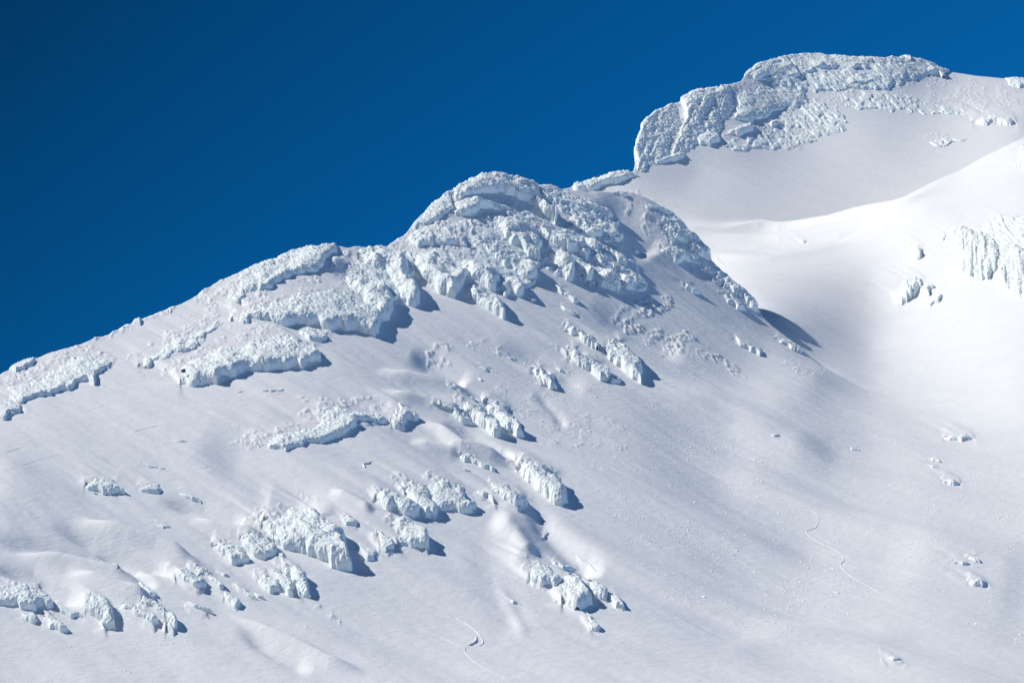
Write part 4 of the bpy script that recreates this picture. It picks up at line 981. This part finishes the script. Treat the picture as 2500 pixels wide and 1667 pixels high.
def berm(name, lines, width, height, label, cat, sheet, group=None, jag=0.0, mat=None, skew=0.5):
    vs_, fs_, base = [], [], 0
    for r, pts in lines:
        p = conv(tr(r, pts))
        p = resample(smooth_line(p) if jag == 0 else p, 1.2)
        if len(p) < 3: continue
        if jag:
            tt = np.arange(len(p))
            p = p + np.stack([jag * vnoise(tt / 2.2, tt * 0 + 3.1, 41), jag * vnoise(tt / 2.2, tt * 0 + 7.7, 43)], 1)
        c = seen(p)
        ker5 = np.ones(5) / 5
        c = np.stack([np.convolve(np.pad(c[:, j], 2, mode='edge'), ker5, mode='valid') for j in range(3)], 1)
        t = np.gradient(c, axis=0); t /= np.linalg.norm(t, axis=1, keepdims=True) + 1e-9
        nrm = np.array([-0.05, -0.5, 0.85]); nrm /= np.linalg.norm(nrm)
        side = np.cross(t, nrm); side /= np.linalg.norm(side, axis=1, keepdims=True) + 1e-9
        n = len(c)
        env = (sm(np.arange(n) / 6) * sm((n - 1 - np.arange(n)) / 6))[:, None]
        wob = (1 + 0.35 * vnoise(np.arange(n) / 5.0, np.zeros(n), 8))[:, None]
        prof = [(-0.5, -0.25), (-0.5 + skew * 0.6, 0.75), (-0.5 + skew, 1.0), (-0.5 + skew + (1 - skew) * .5, 0.7), (0.5, -0.25)]
        V = np.stack([c + side * (a * width * wob) + nrm * (b * height * env * wob) for a, b in prof], 1)
        vs_.append(V.reshape(-1, 3)); fs_.append(grid_faces(n, 5) + base); base += n * 5
    V = np.concatenate(vs_)
    c0 = V[np.argmin(V[:, 2])].copy()
    link(name, make_mesh(name, V - c0, np.concatenate(fs_), mat or M_SNOW), label, cat, group, loc=c0)

for b in BERMS:
    berm(*b[:-1], **b[-1])

# ------------------------------------------------------------------ snow clods rolled down the flanks (uncountable)
rng = np.random.default_rng(5)
ico = np.array([(0, 0, 1), (1, 0, 0), (0, 1, 0), (-1, 0, 0), (0, -1, 0), (0, 0, -0.6)], float)
icf = np.array([(0, 1, 2), (0, 2, 3), (0, 3, 4), (0, 4, 1), (5, 2, 1), (5, 3, 2), (5, 4, 3), (5, 1, 4)])
CV, CF, nb_ = [], [], 0
for r, poly, n, sheet, size in CLODS:
    p = conv(tr(r, poly))
    pts_ = []
    while sum(map(len, pts_)) < n:
        c = rng.uniform(p.min(0), p.max(0), (4 * n, 2))
        ins = np.zeros(len(c), bool)
        for k in range(len(p)):
            (x0, y0), (x1, y1) = p[k], p[(k + 1) % len(p)]
            ins ^= ((y0 > c[:, 1]) != (y1 > c[:, 1])) & (c[:, 0] < (x1 - x0) * (c[:, 1] - y0) / (y1 - y0 + 1e-12) + x0)
        ins &= rng.uniform(0, 1, len(c)) < sm(0.5 + 0.8 * vnoise(c[:, 0] / 45, c[:, 1] / 22, 61)) ** 1.5
        pts_.append(c[ins])
    c = np.concatenate(pts_)[:n]
    G = seen(c)
    rad = size * np.exp(rng.normal(0, 0.35, n))
    el = 1 + 2.6 * rng.uniform(0, 1, n) ** 2
    fl = np.array([0.64, -0.61, -0.46]); fl /= np.linalg.norm(fl)
    nn = np.array([-0.05, -0.5, 0.86]); nn /= np.linalg.norm(nn)
    sd_ = np.cross(nn, fl)
    V = (G[:, None] + (ico[None, :, 0] * (rad * el)[:, None])[..., None] * fl
         + (ico[None, :, 1] * rad[:, None])[..., None] * sd_ + (ico[None, :, 2] * rad[:, None] * 0.8)[..., None] * nn)
    V += rng.normal(0, 0.12, V.shape) * rad[:, None, None]
    CV.append(V.reshape(-1, 3)); CF.append((icf[None] + (np.arange(n) * 6)[:, None, None]).reshape(-1, 3) + nb_); nb_ += n * 6
link("snow_clods", make_mesh("snow_clods", np.concatenate(CV), np.concatenate(CF), M_SNOW, True),
     "small white snow clods rolled down the smooth flanks", "snow clods", kind="stuff")

# ------------------------------------------------------------------ the two climbers on the crest
def climber(px, py, label, lean, step, hat_mat, seed):
    foot = seen(conv([(px, py)]))[0]
    J = {'pelvis': (0, 0, .95), 'belly': (0, 0, 1.10), 'chest': (lean * .5, 0, 1.33), 'neck': (lean, 0, 1.50), 'head': (lean * 1.2, -.02, 1.60), 'crown': (lean * 1.2, -.01, 1.74),
         'ls': (lean - .19, 0, 1.42), 'le': (lean - .27, -.06, 1.17), 'lh': (lean - .25, -.26, 1.04), 'rs': (lean + .19, 0, 1.42), 're': (lean + .27, -.05, 1.17), 'rh': (lean + .24, -.24, 1.02),
         'lhip': (-.10, 0, .90), 'lk': (-.12, -step * .5 - .05, .50), 'la': (-.12, -step * .5, .09), 'lt': (-.13, -step * .5 - .17, .05),
         'rhip': (.10, 0, .90), 'rk': (.12, step * .4 - .05, .50), 'ra': (.12, step * .6, .09), 'rt': (.13, step * .6 - .17, .05)}
    R = {'pelvis': .16, 'belly': .16, 'chest': .19, 'neck': .07, 'head': .10, 'crown': .085, 'ls': .09, 'le': .065, 'lh': .045, 'rs': .09, 're': .065, 'rh': .045,
         'lhip': .11, 'lk': .075, 'la': .06, 'lt': .05, 'rhip': .11, 'rk': .075, 'ra': .06, 'rt': .05}
    Ed = [('pelvis', 'belly'), ('belly', 'chest'), ('chest', 'neck'), ('neck', 'head'), ('head', 'crown'), ('chest', 'ls'), ('ls', 'le'), ('le', 'lh'), ('chest', 'rs'), ('rs', 're'), ('re', 'rh'),
          ('pelvis', 'lhip'), ('lhip', 'lk'), ('lk', 'la'), ('la', 'lt'), ('pelvis', 'rhip'), ('rhip', 'rk'), ('rk', 'ra'), ('ra', 'rt')]
    # five short fingers on each hand
    for s, hnd in ((-1, 'lh'), (1, 'rh')):
        b = np.array(J[hnd])
        for k in range(5):
            t = hnd + str(k); J[t] = tuple(b + np.array([s * -.02 + (k - 2) * .016, -.085 + .012 * abs(k - 2), -.05 + (.05 if k == (4 if s < 0 else 0) else 0)])); R[t] = .011
            Ed.append((hnd, t))
    names = list(J)
    me = bpy.data.meshes.new("person")
    me.from_pydata([J[k] for k in names], [(names.index(a), names.index(b)) for a, b in Ed], [])
    ob = bpy.data.objects.new("person", me); COL.objects.link(ob)
    md = ob.modifiers.new("skin", 'SKIN'); md.use_smooth_shade = True
    for i, k in enumerate(names):
        me.skin_vertices[0].data[i].radius = (R[k], R[k]); me.skin_vertices[0].data[i].use_root = (k == 'pelvis')
    sb = ob.modifiers.new("sub", 'SUBSURF'); sb.levels = sb.render_levels = 1
    dg = bpy.context.evaluated_depsgraph_get()
    em = bpy.data.meshes.new_from_object(ob.evaluated_get(dg))
    ob.modifiers.clear(); ob.data = em; em.name = "person"
    em.materials.clear()
    for m in (M_DARK, M_TROUSER, M_SKIN): em.materials.append(m)
    for pl in em.polygons:
        z, yy = pl.center.z, pl.center.y
        pl.material_index = 2 if z > 1.53 else (1 if z < .93 and abs(pl.center.x) < .24 else 0)
        pl.use_smooth = True
    ob.location = Vector(foot) + Vector((0, 0, -0.12))
    ob.scale = (1.4, 1.3, 1.08)
    ob["label"], ob["category"], ob["group"] = label, "person", "climbers on the ridge crest"
    def lathe(name, prof, c, mat, sx=1, sy=1):
        n = 14
        V, F = [], []
        for rr, zz in prof:
            for k in range(n):
                a = 2 * math.pi * k / n
                V.append((c[0] + rr * sx * math.cos(a), c[1] + rr * sy * math.sin(a), c[2] + zz))
        for j in range(len(prof) - 1):
            for k in range(n):
                F.append((j * n + k, j * n + (k + 1) % n, (j + 1) * n + (k + 1) % n, (j + 1) * n + k))
        link(name, make_mesh(name, np.array(V), np.array(F), mat), parent=ob)
    hx = J['crown'][0]
    lathe("hat", [(.115, -.07), (.122, -.03), (.118, .03), (.09, .08), (.04, .11), (.002, .12)], (hx, -.01, 1.70), hat_mat)
    lathe("backpack", [(.002, -.28), (.14, -.27), (.17, -.15), (.17, .05), (.14, .2), (.08, .26), (.002, .27)], (lean * .6, .24, 1.25), M_PACK, 1.0, .75)
    return ob

climber(874.6, 634.2, "lower of two dark clothed climbers on the ridge crest, wearing a backpack", 0.05, 0.30, M_HAT, 1)
climber(872.9, 624.6, "upper of two dark clothed climbers on the ridge crest, wearing a backpack", -0.05, 0.20, M_DARK, 2)
print("VERTS", NC * NR, n_tot)
